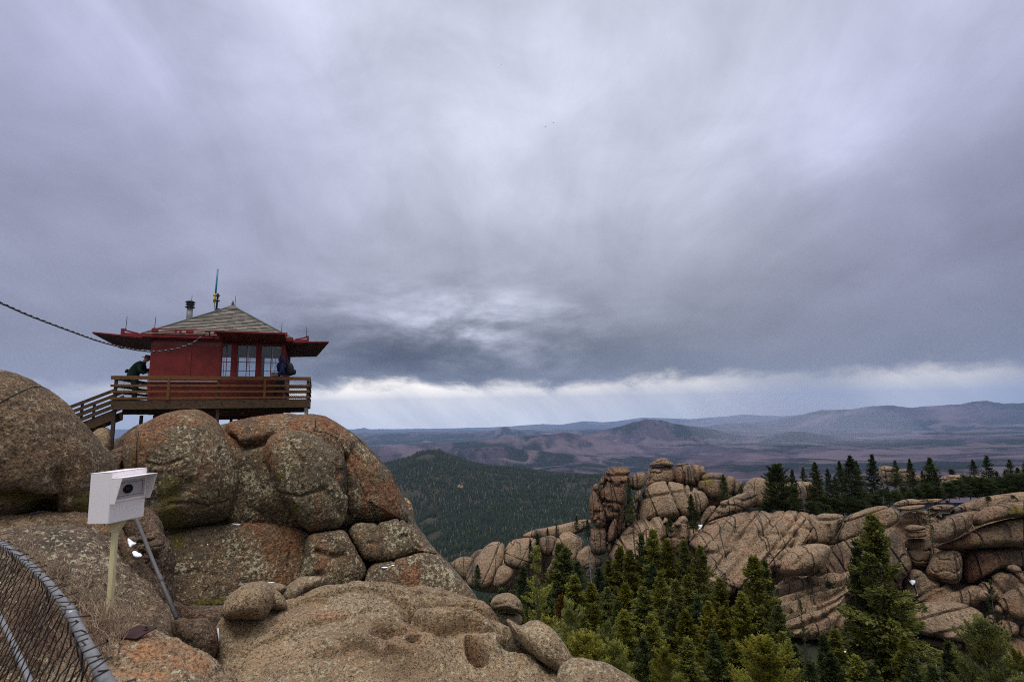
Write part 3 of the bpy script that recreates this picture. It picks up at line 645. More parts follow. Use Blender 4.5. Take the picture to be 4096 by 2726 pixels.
boulder('thin upright flake of pale granite on the right edge of the summit rock',
  [(1870,650),(1900,660),(1932,690),(1945,760),(1965,860),(1960,900),(1900,850),(1880,760)], 20.8, .5, G['wall'], Z4, n=2.6, N_=40, amp=.03)
boulder('blocky granite below the domed mass, right of the slanting crack',
  [(1490,885),(1560,815),(1660,835),(1760,815),(1850,790),(1905,838),(1975,880),(2050,975),(2115,1045),(2000,1020),(1860,1062),(1760,1088),(1655,1085),(1600,1062),(1550,980)],
  17.9, 1.25, G['wall'], Z4, n=5., N_=110, tilt=14, amp=.024, ctr=(1760,940), cuts=[([(1640,960),(1780,950),(1900,900)], .07, .10), ([(1700,830),(1740,920),(1730,1060)], .05, .09), ([(1850,800),(1900,900),(1990,1000)], .05, .08)])
boulder('grey sloping slab of granite with a thin crack, right foot of the summit rock',
  [(1630,1180),(1660,1100),(1760,1086),(1860,1060),(2000,1012),(2115,1042),(2200,1130),(2280,1212),(2350,1300),(2420,1420),(2200,1500),(1900,1480),(1650,1350),(1600,1260)],
  16.9, 1.25, G['wall'], Z4, n=4.6, N_=110, stains=[([(1930,1180),(1960,1260)], .4)], amp=.02, tilt=10, cuts=[([(1750,1000),(1860,1150),(1930,1275)], .04, .06)])
# hidden body of the hill top, fills the joints
boulder('dark heart of the summit rock seen only in its joints', [(60,260),(600,195),(860,124),(1000,110),(1310,108),(1490,218),(1640,332),(1790,512),(1872,667),(1925,792),(1975,887),(2050,984),(2115,1052),(2200,1140),(2280,1222),(2345,1307),(2400,1420),(1900,1520),(400,1520),(240,1320),(200,950),(60,800)], 19.6, 2.2, G['wall'], Z4, n=5, N_=80, amp=.012, ctr=(1200,800))
boulder('rounded boulder beside the top of the wooden stairs', [(365,1740),(385,1715),(410,1708),(435,1712),(450,1735),(455,1790),(445,1850),(400,1860),(370,1810)], 19., .7, G['near'], n=2.3, N_=36, amp=.04)
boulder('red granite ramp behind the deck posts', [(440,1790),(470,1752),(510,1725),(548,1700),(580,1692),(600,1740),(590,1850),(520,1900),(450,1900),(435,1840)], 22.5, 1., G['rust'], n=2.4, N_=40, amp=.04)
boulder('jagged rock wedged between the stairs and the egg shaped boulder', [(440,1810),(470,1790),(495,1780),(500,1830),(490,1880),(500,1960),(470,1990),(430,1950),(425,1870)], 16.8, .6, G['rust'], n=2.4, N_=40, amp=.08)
# --- left foreground
boulder('huge rounded ochre boulder filling the left edge of the picture',
  [(-900,1640),(-500,1520),(-200,1478),(0,1478),(45,1487),(89,1500),(134,1518),(168,1543),(214,1567),(254,1600),(288,1632),(316,1668),(360,1717),(404,1770),(432,1802),(455,1846),(464,1890),(462,1980),(450,2060),(400,2095),(330,2100),(250,2090),(188,2040),(120,2060),(60,2075),(0,2088),(-200,2140),(-600,2150),(-900,1950)],
  9.0, 1.5, G['left'], n=2.4, N_=130, moss=[([(120,2050),(200,1990)], .12), ([(320,2060),(330,1990)], .14), ([(0,1990),(120,2010)], .1)], amp=.012, cell=.25, ctr=(-100,1820), cuts=[([(190,2040),(250,1985),(235,1900)], .12, .14), ([(-100,2010),(60,2000),(190,2030)], .14, .12)])
boulder('sloping lichened boulder that carries the cream post',
  [(-700,2230),(-200,2150),(0,2130),(93,2114),(200,2108),(320,2108),(400,2135),(445,2162),(508,2222),(558,2269),(604,2324),(650,2398),(696,2463),(743,2519),(757,2579),(700,2720),(560,2950),(0,3150),(-500,3000),(-800,2600)],
  5.8, .85, G['post'], n=2.5, N_=140, amp=.02, cell=.2, tilt=34, ctr=(60,2560))
boulder('orange and grey lichened slab in front of the cream post, under a rusty plate',
  [(330,2560),(430,2500),(520,2492),(600,2510),(700,2556),(810,2600),(857,2640),(889,2681),(905,2740),(920,2900),(700,3100),(300,3050),(150,2850),(220,2680)],
  4.5, .65, G['slab'], n=2.5, N_=110, stains=[([(560,2600),(700,2600),(800,2660)], .10), ([(480,2680),(650,2690)], .06)], amp=.03, cell=.22, tilt=40, cuts=[([(450,2560),(600,2590),(740,2650),(860,2690)], .05, .04), ([(350,2620),(560,2660),(700,2726)], .06, .05)])
boulder('small grey knob of rock at the bottom edge beside the orange slab', [(880,2700),(920,2690),(955,2722),(970,2800),(930,2900),(880,2850),(860,2760)], 4.6, .2, G['near'], n=2.4, N_=36, amp=.04)
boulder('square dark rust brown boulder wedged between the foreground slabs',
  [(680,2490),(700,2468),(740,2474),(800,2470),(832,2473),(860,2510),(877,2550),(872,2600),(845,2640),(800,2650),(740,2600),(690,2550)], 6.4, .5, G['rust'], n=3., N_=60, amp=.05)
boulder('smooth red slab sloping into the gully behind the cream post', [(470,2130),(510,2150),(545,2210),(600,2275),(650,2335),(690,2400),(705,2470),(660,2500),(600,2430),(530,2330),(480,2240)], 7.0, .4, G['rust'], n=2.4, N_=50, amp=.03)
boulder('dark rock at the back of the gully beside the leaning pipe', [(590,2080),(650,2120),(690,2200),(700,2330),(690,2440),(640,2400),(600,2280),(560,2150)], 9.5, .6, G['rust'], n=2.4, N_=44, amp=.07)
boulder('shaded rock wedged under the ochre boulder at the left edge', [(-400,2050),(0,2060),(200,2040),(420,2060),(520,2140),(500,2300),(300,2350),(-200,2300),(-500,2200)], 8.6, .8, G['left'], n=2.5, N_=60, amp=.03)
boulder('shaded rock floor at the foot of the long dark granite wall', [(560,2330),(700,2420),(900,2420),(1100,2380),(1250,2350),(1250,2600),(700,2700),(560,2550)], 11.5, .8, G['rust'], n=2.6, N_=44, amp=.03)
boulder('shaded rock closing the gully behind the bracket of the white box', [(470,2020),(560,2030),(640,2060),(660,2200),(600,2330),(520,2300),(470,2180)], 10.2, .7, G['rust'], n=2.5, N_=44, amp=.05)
# --- big foreground slab: a worn sheet of bedrock, nearly level, with ledges, basins and potholes
def bedrock(label, poly, ctr, D, tilt, mat, res=.014, bulge=.30, lb=.55, steps=(), pits=(), mounds=(), slopes=(), stains=(), amp=.05, seed=77):
    pc = chaikin(np.array(poly, float), 2); Pc = P(ctr[0], ctr[1], D); view = -Pc/np.linalg.norm(Pc)
    ex = np.cross([0,0,1.], view); ex /= np.linalg.norm(ex); ey = np.cross(view, ex); a = math.radians(tilt); nrm = view*math.cos(a)+ey*math.sin(a); ey = np.cross(nrm, ex)
    def loc(px, py):
        r = ray(px, py); t = (Pc@nrm)/(r@nrm); q = r*t-Pc; return np.array([q@ex, q@ey])
    L2 = np.array([loc(*q) for q in pc]); lo_, hi_ = L2.min(0)-.8, L2.max(0)+.8
    nx, ny = int((hi_[0]-lo_[0])/res), int((hi_[1]-lo_[1])/res)
    X, Y = np.meshgrid(np.linspace(lo_[0], hi_[0], nx), np.linspace(lo_[1], hi_[1], ny)); uv = np.stack([X.ravel(), Y.ravel()], 1)
    def inside(pts, pl):
        c = np.zeros(len(pts), bool)
        for k in range(len(pl)):
            x1, y1 = pl[k]; x2, y2 = pl[(k+1) % len(pl)]
            if abs(y1-y2) < 1e-9: continue
            m = ((y1 > pts[:,1]) != (y2 > pts[:,1])) & (pts[:,0] < (x2-x1)*(pts[:,1]-y1)/(y2-y1)+x1); c ^= m
        return c
    def sdist(pts, pl):
        dd = np.full(len(pts), 1e9)
        for k in range(len(pl)): dd = np.minimum(dd, seg_dist(pts, pl[k], pl[(k+1) % len(pl)]))
        return np.where(inside(pts, pl), dd, -dd)
    q3 = np.concatenate([uv, np.zeros((len(uv), 1))], 1)
    n1 = fbm(q3/.9, 5, .5, seed); n2 = fbm(q3/.9+9, 5, .5, seed+1); n3 = fbm(q3/.16, 4, .55, seed+2); nf = fbm(q3/.045, 3, .6, seed+3)
    w = uv+.07*np.stack([n1, n2], 1)+.02*np.stack([n3, -n3], 1)
    d = sdist(uv+.03*np.stack([n1, n2], 1), L2)
    h = np.where(d > 0, bulge*(1-np.exp(-np.maximum(d, 0)/lb)), -2.4*(np.sqrt(d*d+.10**2)-.10))
    h += amp*1.2*n1+amp*.75*n3+.008*nf
    for pl, hh, soft in mounds:
        q = np.array([loc(*p_) for p_ in pl]); sd = sdist(w, q) if len(q) > 2 else -seg_dist(w, q[0], q[1]); h += hh*sstep(-soft, soft, sd)
    for pl, dep, rim, lip in pits:      # closed basins: steep wall, flat floor, rounded raised lip
        q = chaikin(np.array([loc(*p_) for p_ in pl]), 2); sd = sdist(w, q); h += -1.5*dep*sstep(-rim*.25, rim, sd) + lip*np.exp(-(np.minimum(sd+rim*.6, 0)/(rim*2.2))**2)*(sd < -rim*.6) + lip*(sd >= -rim*.6)*sstep(rim*.2, -rim*.6, sd)
    for pts, hh, L_ in steps:
        q = np.array([loc(*p_) for p_ in pts]); best = np.full(len(uv), 1e9); sg = np.zeros(len(uv))
        for k in range(len(q)-1):
            dd = seg_dist(w, q[k], q[k+1]); e_ = q[k+1]-q[k]; cr3 = e_[0]*(w[:,1]-q[k][1])-e_[1]*(w[:,0]-q[k][0]); m_ = dd < best-1e-7; best = np.where(m_, dd, best); sg = np.where(m_, -np.sign(cr3), sg)
        end = np.minimum(np.linalg.norm(w-q[0], axis=1), np.linalg.norm(w-q[-1], axis=1)); fade = sstep(0, .3*L_+.05, end); ms = best*sg
        h += 1.9*fade*np.where(ms > 0, -hh*sstep(0, .07, ms)*np.exp(-(ms/L_)**1.5), .35*hh*np.exp(ms/(L_*.8))*sstep(.0, -.06, ms))
    for a_, b_, dep, ln in slopes:      # everything left of the line a->b sinks away over ln metres
        qa, qb = loc(*a_), loc(*b_); e_ = (qb-qa)/np.linalg.norm(qb-qa); sd = e_[0]*(w[:,1]-qa[1])-e_[1]*(w[:,0]-qa[0]); h -= dep*sstep(0, ln, sd)**1.3
    h = np.maximum(h, -1.5-.001*np.arange(len(h)) % .01)
    top = Pc+uv[:,:1]*ex+uv[:,1:]*ey+h[:,None]*nrm; bot = Pc+uv[:,:1]*ex+uv[:,1:]*ey-1.62*nrm
    keep = (d > -.75); nV = len(uv); f = grid_faces(ny, nx) if 'grid_faces' in globals() else None
    if f is None:
        i_ = (np.arange(ny-1)[:,None]*nx+np.arange(nx-1)[None]).ravel(); f = np.stack([i_, i_+1, i_+1+nx, i_+nx], 1)
    f = f[keep[f].all(1)]
    ed = np.concatenate([f[:,[0,1]], f[:,[1,2]], f[:,[2,3]], f[:,[3,0]]]); key = np.sort(ed, 1); _, ix, ct = np.unique(key[:,0]*nV+key[:,1], return_index=True, return_counts=True); be = ed[ix[ct == 1]]
    side = np.stack([be[:,1], be[:,0], be[:,0]+nV, be[:,1]+nV], 1); fa = np.concatenate([f, f[:, ::-1]+nV, side]); v = np.concatenate([top, bot])
    used = np.zeros(len(v), bool); used[fa.ravel()] = True; re_ = np.cumsum(used)-1; v = v[used]; fa = re_[fa]
    st_ = np.zeros(nV)
    for pts, wd in stains:
        q = np.array([loc(*p_) for p_ in pts]); dd = np.min([seg_dist(w, q[k], q[k+1]) for k in range(len(q)-1)], 0); st_ = np.maximum(st_, sstep(1.2, .7, dd/wd))
    base = Pc.copy(); base[2] = v[:,2].min(); o = link('bedrock_slab', mesh_np('bedrock_slab', v-base, fa, mat), None, base)
    at = o.data.attributes.new('stain', 'FLOAT', 'POINT'); at.data.foreach_set('value', np.concatenate([st_, st_*0])[used].astype(np.float32))
    o_info[o.name] = (v, fa); return tag(o, label, 'rock slab')
bedrock('broad pitted granite slab across the bottom of the picture with weathered hollows',
  [(868,2600),(866,2540),(880,2475),(930,2436),(1060,2428),(1128,2420),(1200,2398),(1280,2364),(1350,2342),(1420,2330),(1500,2330),(1560,2342),(1640,2349),(1750,2352),(1850,2390),(1930,2402),(1985,2472),(2050,2532),(2130,2562),(2200,2584),(2280,2624),(2330,2700),(2360,2900),(2100,3150),(1300,3250),(950,3100),(880,2850)],
  (1550,2680), 6.3, 46, G['near'],
  slopes=[((1010,2900), (905,2440), .95, .85)],
  mounds=[([(1230,2420),(1330,2370),(1420,2345),(1540,2350),(1600,2400),(1500,2460),(1330,2480)], .10, .30), ([(1690,2500),(1760,2480),(1880,2490),(1960,2540),(1900,2570),(1780,2545)], .10, .12), ([(1830,2640),(1900,2590),(2000,2570),(2090,2590),(2060,2640),(1960,2690),(1900,2690)], .13, .16), ([(1400,2540),(1500,2500),(1580,2500),(1600,2540),(1500,2570)], .08, .12), ([(1560,2690),(1640,2640),(1740,2630),(1800,2660),(1760,2740),(1600,2760)], .10, .14)],
  pits=[([(1575,2502),(1600,2486),(1650,2480),(1656,2505),(1610,2515)], .13, .045, .03), ([(1500,2590),(1560,2558),(1650,2568),(1720,2582),(1790,2610),(1760,2640),(1650,2640),(1540,2650),(1490,2630)], .22, .16, .05),
    ([(1625,2692),(1645,2670),(1690,2668),(1680,2690),(1650,2702)], .18, .05, .03), ([(1845,2648),(1875,2650),(1925,2690),(1960,2730),(1900,2760),(1860,2720)], .24, .06, .05), ([(1985,2660),(2020,2632),(2070,2614),(2130,2612),(2142,2632),(2100,2655),(2030,2672)], .34, .08, .07), ([(1745,2404),(1790,2400),(1800,2410),(1760,2416)], .07, .04, .01), ([(2240,2640),(2275,2640),(2300,2700),(2270,2720)], .2, .08, .04)],
  steps=[([(1650,2500),(1690,2530),(1735,2554),(1800,2552),(1870,2530),(1940,2545)], .14, .20), ([(1640,2430),(1740,2448),(1830,2444),(1930,2426)], .10, .25), ([(1300,2424),(1420,2402),(1560,2394),(1640,2400)], .05, .3), ([(1180,2570),(1300,2525),(1420,2505)], .05, .3), ([(2050,2565),(2130,2595),(2210,2662)], .12, .18), ([(1350,2660),(1450,2640),(1540,2690)], .08, .22)],
  stains=[([(1540,2610),(1640,2600),(1740,2615)], .20), ([(1270,2520),(1350,2530)], .12), ([(1870,2670),(1920,2720)], .10)])
boulder('raised orange rib of granite along the right edge of the pitted slab', [(2020,2478),(2036,2470),(2075,2505),(2100,2490),(2135,2476),(2170,2486),(2220,2520),(2255,2565),(2285,2620),(2300,2680),(2250,2700),(2150,2640),(2060,2550)], 6.5, .35, G['near'], n=2.4, N_=60, amp=.03)
boulder('low rounded lobe of granite at the bottom edge in front of the pines', [(2240,2660),(2275,2640),(2310,2628),(2360,2636),(2420,2648),(2480,2680),(2540,2715),(2600,2760),(2600,2900),(2400,2950),(2250,2850),(2220,2740)], 5.2, .4, G['near'], n=2.3, N_=64, amp=.025)
boulder('round brown boulder sitting on the left end of the pitted slab',
  [(640,1440),(672,1340),(750,1270),(830,1228),(920,1213),(985,1245),(1012,1320),(985,1410),(935,1475),(870,1480),(760,1470),(690,1475)], 6.9, .62, G['near'], Z4, n=2.6, N_=80, amp=.022)
boulder('rounded shoulder of rock tucked behind the round brown boulder', [(960,1240),(1030,1280),(1075,1330),(1098,1385),(1080,1410),(1000,1415),(930,1400)], 7.1, .30, G['near'], Z4, N_=44, amp=.03)
boulder('small dark boulder with a strip of snow on its top', [(930,1226),(1000,1224),(1060,1232),(1098,1260),(1060,1320),(990,1310)], 8.3, .3, G['near'], Z4, N_=40, amp=.04)
boulder('pinkish boulder piled behind the others left of the pitted slab', [(1075,1265),(1120,1222),(1200,1182),(1310,1184),(1332,1212),(1300,1262),(1200,1300),(1120,1330)], 8.4, .35, G['near'], Z4, N_=48, amp=.045)
boulder('lichened boulder standing on edge in the small pile', [(1058,1310),(1100,1262),(1170,1245),(1205,1262),(1190,1320),(1130,1385),(1095,1400)], 7.9, .28, G['egg'], Z4, N_=44, amp=.045)
boulder('flat leaning boulder at the right end of the small pile', [(1140,1378),(1200,1310),(1260,1270),(1380,1234),(1442,1252),(1425,1275),(1300,1315),(1180,1390)], 8.0, .25, G['near'], Z4, N_=48, amp=.035)
boulder('round grey boulder balanced at the edge of the drop, in front of the pines', [(270,770),(300,725),(370,700),(440,718),(482,770),(492,822),(470,846),(330,826),(280,815)], 15, .9, G['near'], Z8, n=2.4, N_=60, amp=.03, cuts=[([(300,790),(400,760),(470,800)], .06, .05)])
boulder('flat grey boulder under the balanced one', [(285,850),(360,836),(470,848),(492,885),(470,930),(400,960),(300,920)], 15.4, .8, G['near'], Z8, n=2.5, N_=44, amp=.04)
# ------------------------------------------------------------------ the rock ridge across the hollow
def outcrop(label, pts, D0, mat, kind='rock_outcrop', part='slab', **kw):
    """one outcrop of bedrock: an empty at its foot, its slabs as parts. pts: (Z, depth, thickness, outline, extra)"""
    q = P(*pts['foot'], D0); root = empty(kind, q, label, 'rock outcrop')
    for row in pts['slabs']:
        Z, D, T, poly = row[:4]; ex_ = dict(kw); ex_.update(row[4] if len(row) > 4 else {})
        m_ = ex_.pop('mat', mat); nm = ex_.pop('name', part)
        rock(nm, poly, D, T, m_, Z, N_=ex_.pop('N_', 44), parent=root, **ex_)
    return root
GR = dict(n=3.2, amp=.016, cell=.35)
def slabby(a=-62, sp=1.8, dp=.22): return dict(grooves=[(a, sp, dp, 5), (a+70, sp*2.6, dp*.8, 4)])
outcrop('red rock tower with split left pillar at the left end of the ridge', dict(foot=(2400,2230), slabs=[
  (Z6, 100, 4.2, [(300,300),(335,272),(440,268),(505,283),(525,325),(515,420),(480,440),(485,560),(455,640),(440,720),(400,800),(300,800),(262,700),(235,600),(222,490),(275,450),(283,350)], dict(N_=64, strata=(3.6,.7), cuts=[([(290,350),(400,345),(520,350)], .25, .8), ([(330,280),(360,330)], .3, .5), ([(230,600),(400,610),(460,640)], .2, .5)])),
  (Z6, 98, 3., [(130,580),(165,475),(195,445),(222,450),(228,600),(252,615),(298,780),(280,832),(220,862),(150,790),(135,650)], dict(N_=52, strata=(4.,.6))),
  (Z6, 99, 1.6, [(235,390),(255,360),(282,356),(285,420),(268,445),(228,440)], {}),
  (Z6, 98, 1.6, [(165,470),(175,440),(210,428),(228,445),(225,500),(180,500)], {}),
  (Z6, 97, 3., [(150,850),(250,820),(298,870),(298,1000),(290,1100),(170,1110),(140,1000),(150,900)], dict(strata=(3.,.6))),
  (Z6, 96, 1.5, [(372,735),(398,780),(380,900),(342,980),(302,985),(306,880),(342,800)], {}),
  (Z6, 96, 1.4, [(305,980),(345,985),(330,1070),(300,1090)], {}),
  (Z6, 104, 3., [(500,400),(558,342),(620,318),(668,335),(668,430),(640,475),(560,495),(490,470)], dict(mat=G['brown'])),
  (Z6, 96, 2., [(20,1090),(90,1020),(150,1010),(170,1120),(280,1150),(220,1230),(60,1240),(10,1160)], dict(mat=G['brown'])),
  (Z6, 103, 5, [(250,500),(480,480),(470,800),(400,1000),(200,1050),(180,800)], {}),
  ]), 98, G['red'], n=3.6, amp=.022, cell=.3)
outcrop('dark domed summit blocks with a layered cap on top of the ridge', dict(foot=(2800,2020), slabs=[
  (Z6, 112, 5., [(668,470),(670,390),(682,320),(700,270),(930,262),(945,330),(930,420),(850,440),(740,450)], dict(N_=60, strata=(2.6,.5))),
  (Z6, 111, 3.6, [(692,272),(705,250),(765,200),(830,186),(885,205),(942,256),(925,272),(800,262)], dict(strata=(1.1,.4))),
  (Z6, 113, 5., [(925,300),(990,265),(1080,248),(1180,250),(1232,280),(1262,318),(1210,370),(1180,460),(1000,450),(905,430)], dict(N_=60, grooves=[(-80, 2.6, .5, 5)])),
  (Z6, 110, 5., [(1160,400),(1180,360),(1225,332),(1282,324),(1380,332),(1425,366),(1425,440),(1410,560),(1330,610),(1230,560),(1190,500),(1150,480)], dict(N_=60, cuts=[([(1180,390),(1300,375),(1420,390)], .3, .6)], moss=[([(1230,390),(1250,410)], 1.)])),
  (Z6, 112, 3.4, [(1415,370),(1470,354),(1508,376),(1512,420),(1480,545),(1430,565),(1405,450)], {}),
  (Z6, 113, 3., [(1480,480),(1500,420),(1540,404),(1592,414),(1575,460),(1530,545),(1478,560)], {}),
  (Z6, 115, 3., [(930,262),(960,250),(985,238),(1010,242),(1060,232),(1085,246),(1000,270)], dict(N_=30)),
  (Z6, 114, 6., [(660,420),(900,400),(1400,480),(1500,560),(1300,700),(900,640)], {}),
  ]), 110, G['brown'], n=3.4, amp=.020, cell=.35)
outcrop('steep striped granite dome standing below the dark summit blocks', dict(foot=(2650,2200), slabs=[
  (Z6, 104, 5.2, [(590,610),(640,505),(680,455),(755,412),(850,405),(960,425),(1080,450),(1200,482),(1250,545),(1272,600),(1240,660),(1180,745),(1060,745),(960,760),(800,770),(640,790),(560,810)], dict(N_=76, grooves=[(-72, 2.4, .7, 7), (12, 5, .35, 4)], tilt=16)),
  (Z6, 102, 3.4, [(395,960),(440,740),(490,610),(525,545),(590,485),(635,478),(610,600),(570,780),(480,880)], dict(grooves=[(-70, 2., .5, 6)], strata=(2.2,.4))),
  (Z6, 97, 5.2, [(300,1150),(320,1040),(400,940),(480,855),(600,775),(720,738),(820,740),(885,755),(870,860),(860,1000),(920,1120),(700,1260),(450,1260)], dict(N_=76, grooves=[(-60, 2.2, .55, 7), (20, 5, .3, 4)], tilt=22)),
  (Z6, 98, 3., [(850,1000),(870,880),(930,800),(985,735),(1050,728),(1085,830),(1075,950),(1050,1060),(980,1100),(900,1090)], dict(strata=(2.4,.4))),
  (Z6, 96, 1.2, [(930,815),(960,795),(1005,800),(1000,830),(950,835)], dict(N_=28)),
  (Z6, 101, 3., [(1170,780),(1230,650),(1340,628),(1310,720),(1230,800),(1200,860),(1080,900),(1080,820)], dict(mat=G['brown'])),
  ]), 100, G['ridge'], **GR)
outcrop('wide sloping granite slab with diagonal dark cracks in the middle of the ridge', dict(foot=(2950,2330), slabs=[
  (Z6, 91, 6., [(1055,990),(1090,930),(1150,872),(1250,805),(1400,752),(1540,702),(1680,680),(1780,686),(1900,690),(2030,682),(2150,700),(2265,722),(2300,770),(2290,900),(2200,1040),(2000,1150),(1880,1280),(1720,1400),(1500,1480),(1250,1480),(1215,1260),(1210,1110),(1100,1040)], dict(N_=120, grooves=[(56, 1.7, .42, 9), (-28, 5.5, .3, 5)], tilt=30, amp=.010, cell=.3, n=4, cuts=[([(1215,1090),(1340,1075),(1480,960),(1600,880)], .4, .6), ([(1420,1100),(1480,1030),(1500,1060)], .6, .7), ([(1720,890),(1900,900),(2080,900)], .3, .5), ([(2080,880),(2090,960),(2060,1030)], .3, .8), ([(1500,1330),(1600,1200),(1760,1040),(1900,1020)], .35, .5), ([(1300,1280),(1380,1180),(1500,1120)], .4, .4), ([(1750,1180),(1900,1050),(2060,1010)], .4, .5), ([(1640,700),(1620,760),(1500,880),(1430,960)], .35, .4)])),
  (Z6, 97, 3.2, [(1345,650),(1450,575),(1550,525),(1700,485),(1745,560),(1700,640),(1560,690),(1480,720),(1350,760),(1270,790),(1240,790),(1300,720)], dict(strata=(1.5,.45), mat=G['ridge'])),
  (Z6, 96, 1.4, [(1360,610),(1400,590),(1455,575),(1440,640),(1380,640)], {}),
  (Z6, 95, 1.2, [(1250,800),(1330,770),(1440,735),(1430,760),(1330,800),(1270,822)], dict(N_=28)),
  (Z6, 106, 4.5, [(1560,560),(1585,460),(1640,395),(1700,370),(1765,375),(1900,430),(2100,400),(2300,430),(2360,520),(2200,640),(1800,680),(1600,640)], dict(N_=56)),
  (Z6, 97, 4.5, [(450,1000),(700,800),(1000,760),(1200,880),(1500,720),(1900,700),(2290,760),(2330,1500),(1500,1560),(600,1400)], dict(N_=60, n=5, grooves=[(58,3.,.6,7),(-20,4,.4,5)])),
  (Z6, 88, 2.2, [(1760,1160),(1840,1060),(1940,930),(2060,925),(2080,1010),(2040,1060),(1900,1070)], dict(grooves=[(50,1.4,.2,5)])),
  ]), 91, G['ridge'], **GR)
outcrop('low ridge of smooth grey granite domes below the red tower, left of the pines', dict(foot=(2000,2330), slabs=[
  (Z5, 118, 3., [(838,1275),(865,1245),(905,1222),(965,1216),(1005,1230),(985,1300),(950,1390),(900,1360)], dict(N_=44)),
  (Z5, 117, 4., [(940,1400),(968,1300),(1040,1190),(1100,1132),(1160,1115),(1205,1130),(1212,1180),(1195,1270),(1150,1360),(1110,1440),(1000,1440)], dict(N_=60, grooves=[(64, 1.9, .4, 7)], tilt=18)),
  (Z5, 122, 2.5, [(970,1225),(1010,1182),(1070,1165),(1085,1182),(1030,1240),(990,1290)], {}),
  (Z5, 120, 4.2, [(1198,1240),(1215,1160),(1250,1112),(1320,1095),(1425,1090),(1445,1160),(1410,1230),(1360,1300),(1290,1310),(1215,1280)], dict(N_=60, grooves=[(60, 2.2, .45, 7), (-20,3,.3,4)], tilt=18)),
  (Z5, 113, 2.4, [(1140,1350),(1170,1285),(1220,1275),(1272,1310),(1260,1370),(1190,1430),(1130,1430)], {}),
  (Z5, 124, 3., [(1430,1170),(1430,1104),(1490,1076),(1556,1080),(1565,1130),(1540,1210),(1480,1225)], dict(mat=G['brown'])),
  (Z5, 119, 3.2, [(1520,1230),(1545,1150),(1565,1090),(1605,1052),(1645,1050),(1690,1075),(1742,1100),(1745,1180),(1690,1245),(1600,1240)], dict(N_=52, grooves=[(-60,2.4,.4,5)])),
  (Z5, 132, 3., [(1305,1090),(1380,1045),(1500,1024),(1620,998),(1780,958),(1800,1000),(1770,1070),(1650,1075),(1560,1095),(1440,1100)], dict(N_=52, grooves=[(20,2.,.4,5)])),
  (Z5, 108, 3., [(1480,1290),(1540,1212),(1640,1155),(1702,1215),(1700,1290),(1620,1350),(1500,1350)], dict(N_=48, grooves=[(55,2.,.4,5)])),
  (Z5, 128, 4., [(900,1330),(1200,1220),(1700,1120),(1760,1250),(1500,1450),(1000,1480)], {}),
  ]), 118, G['ridge'], **GR)
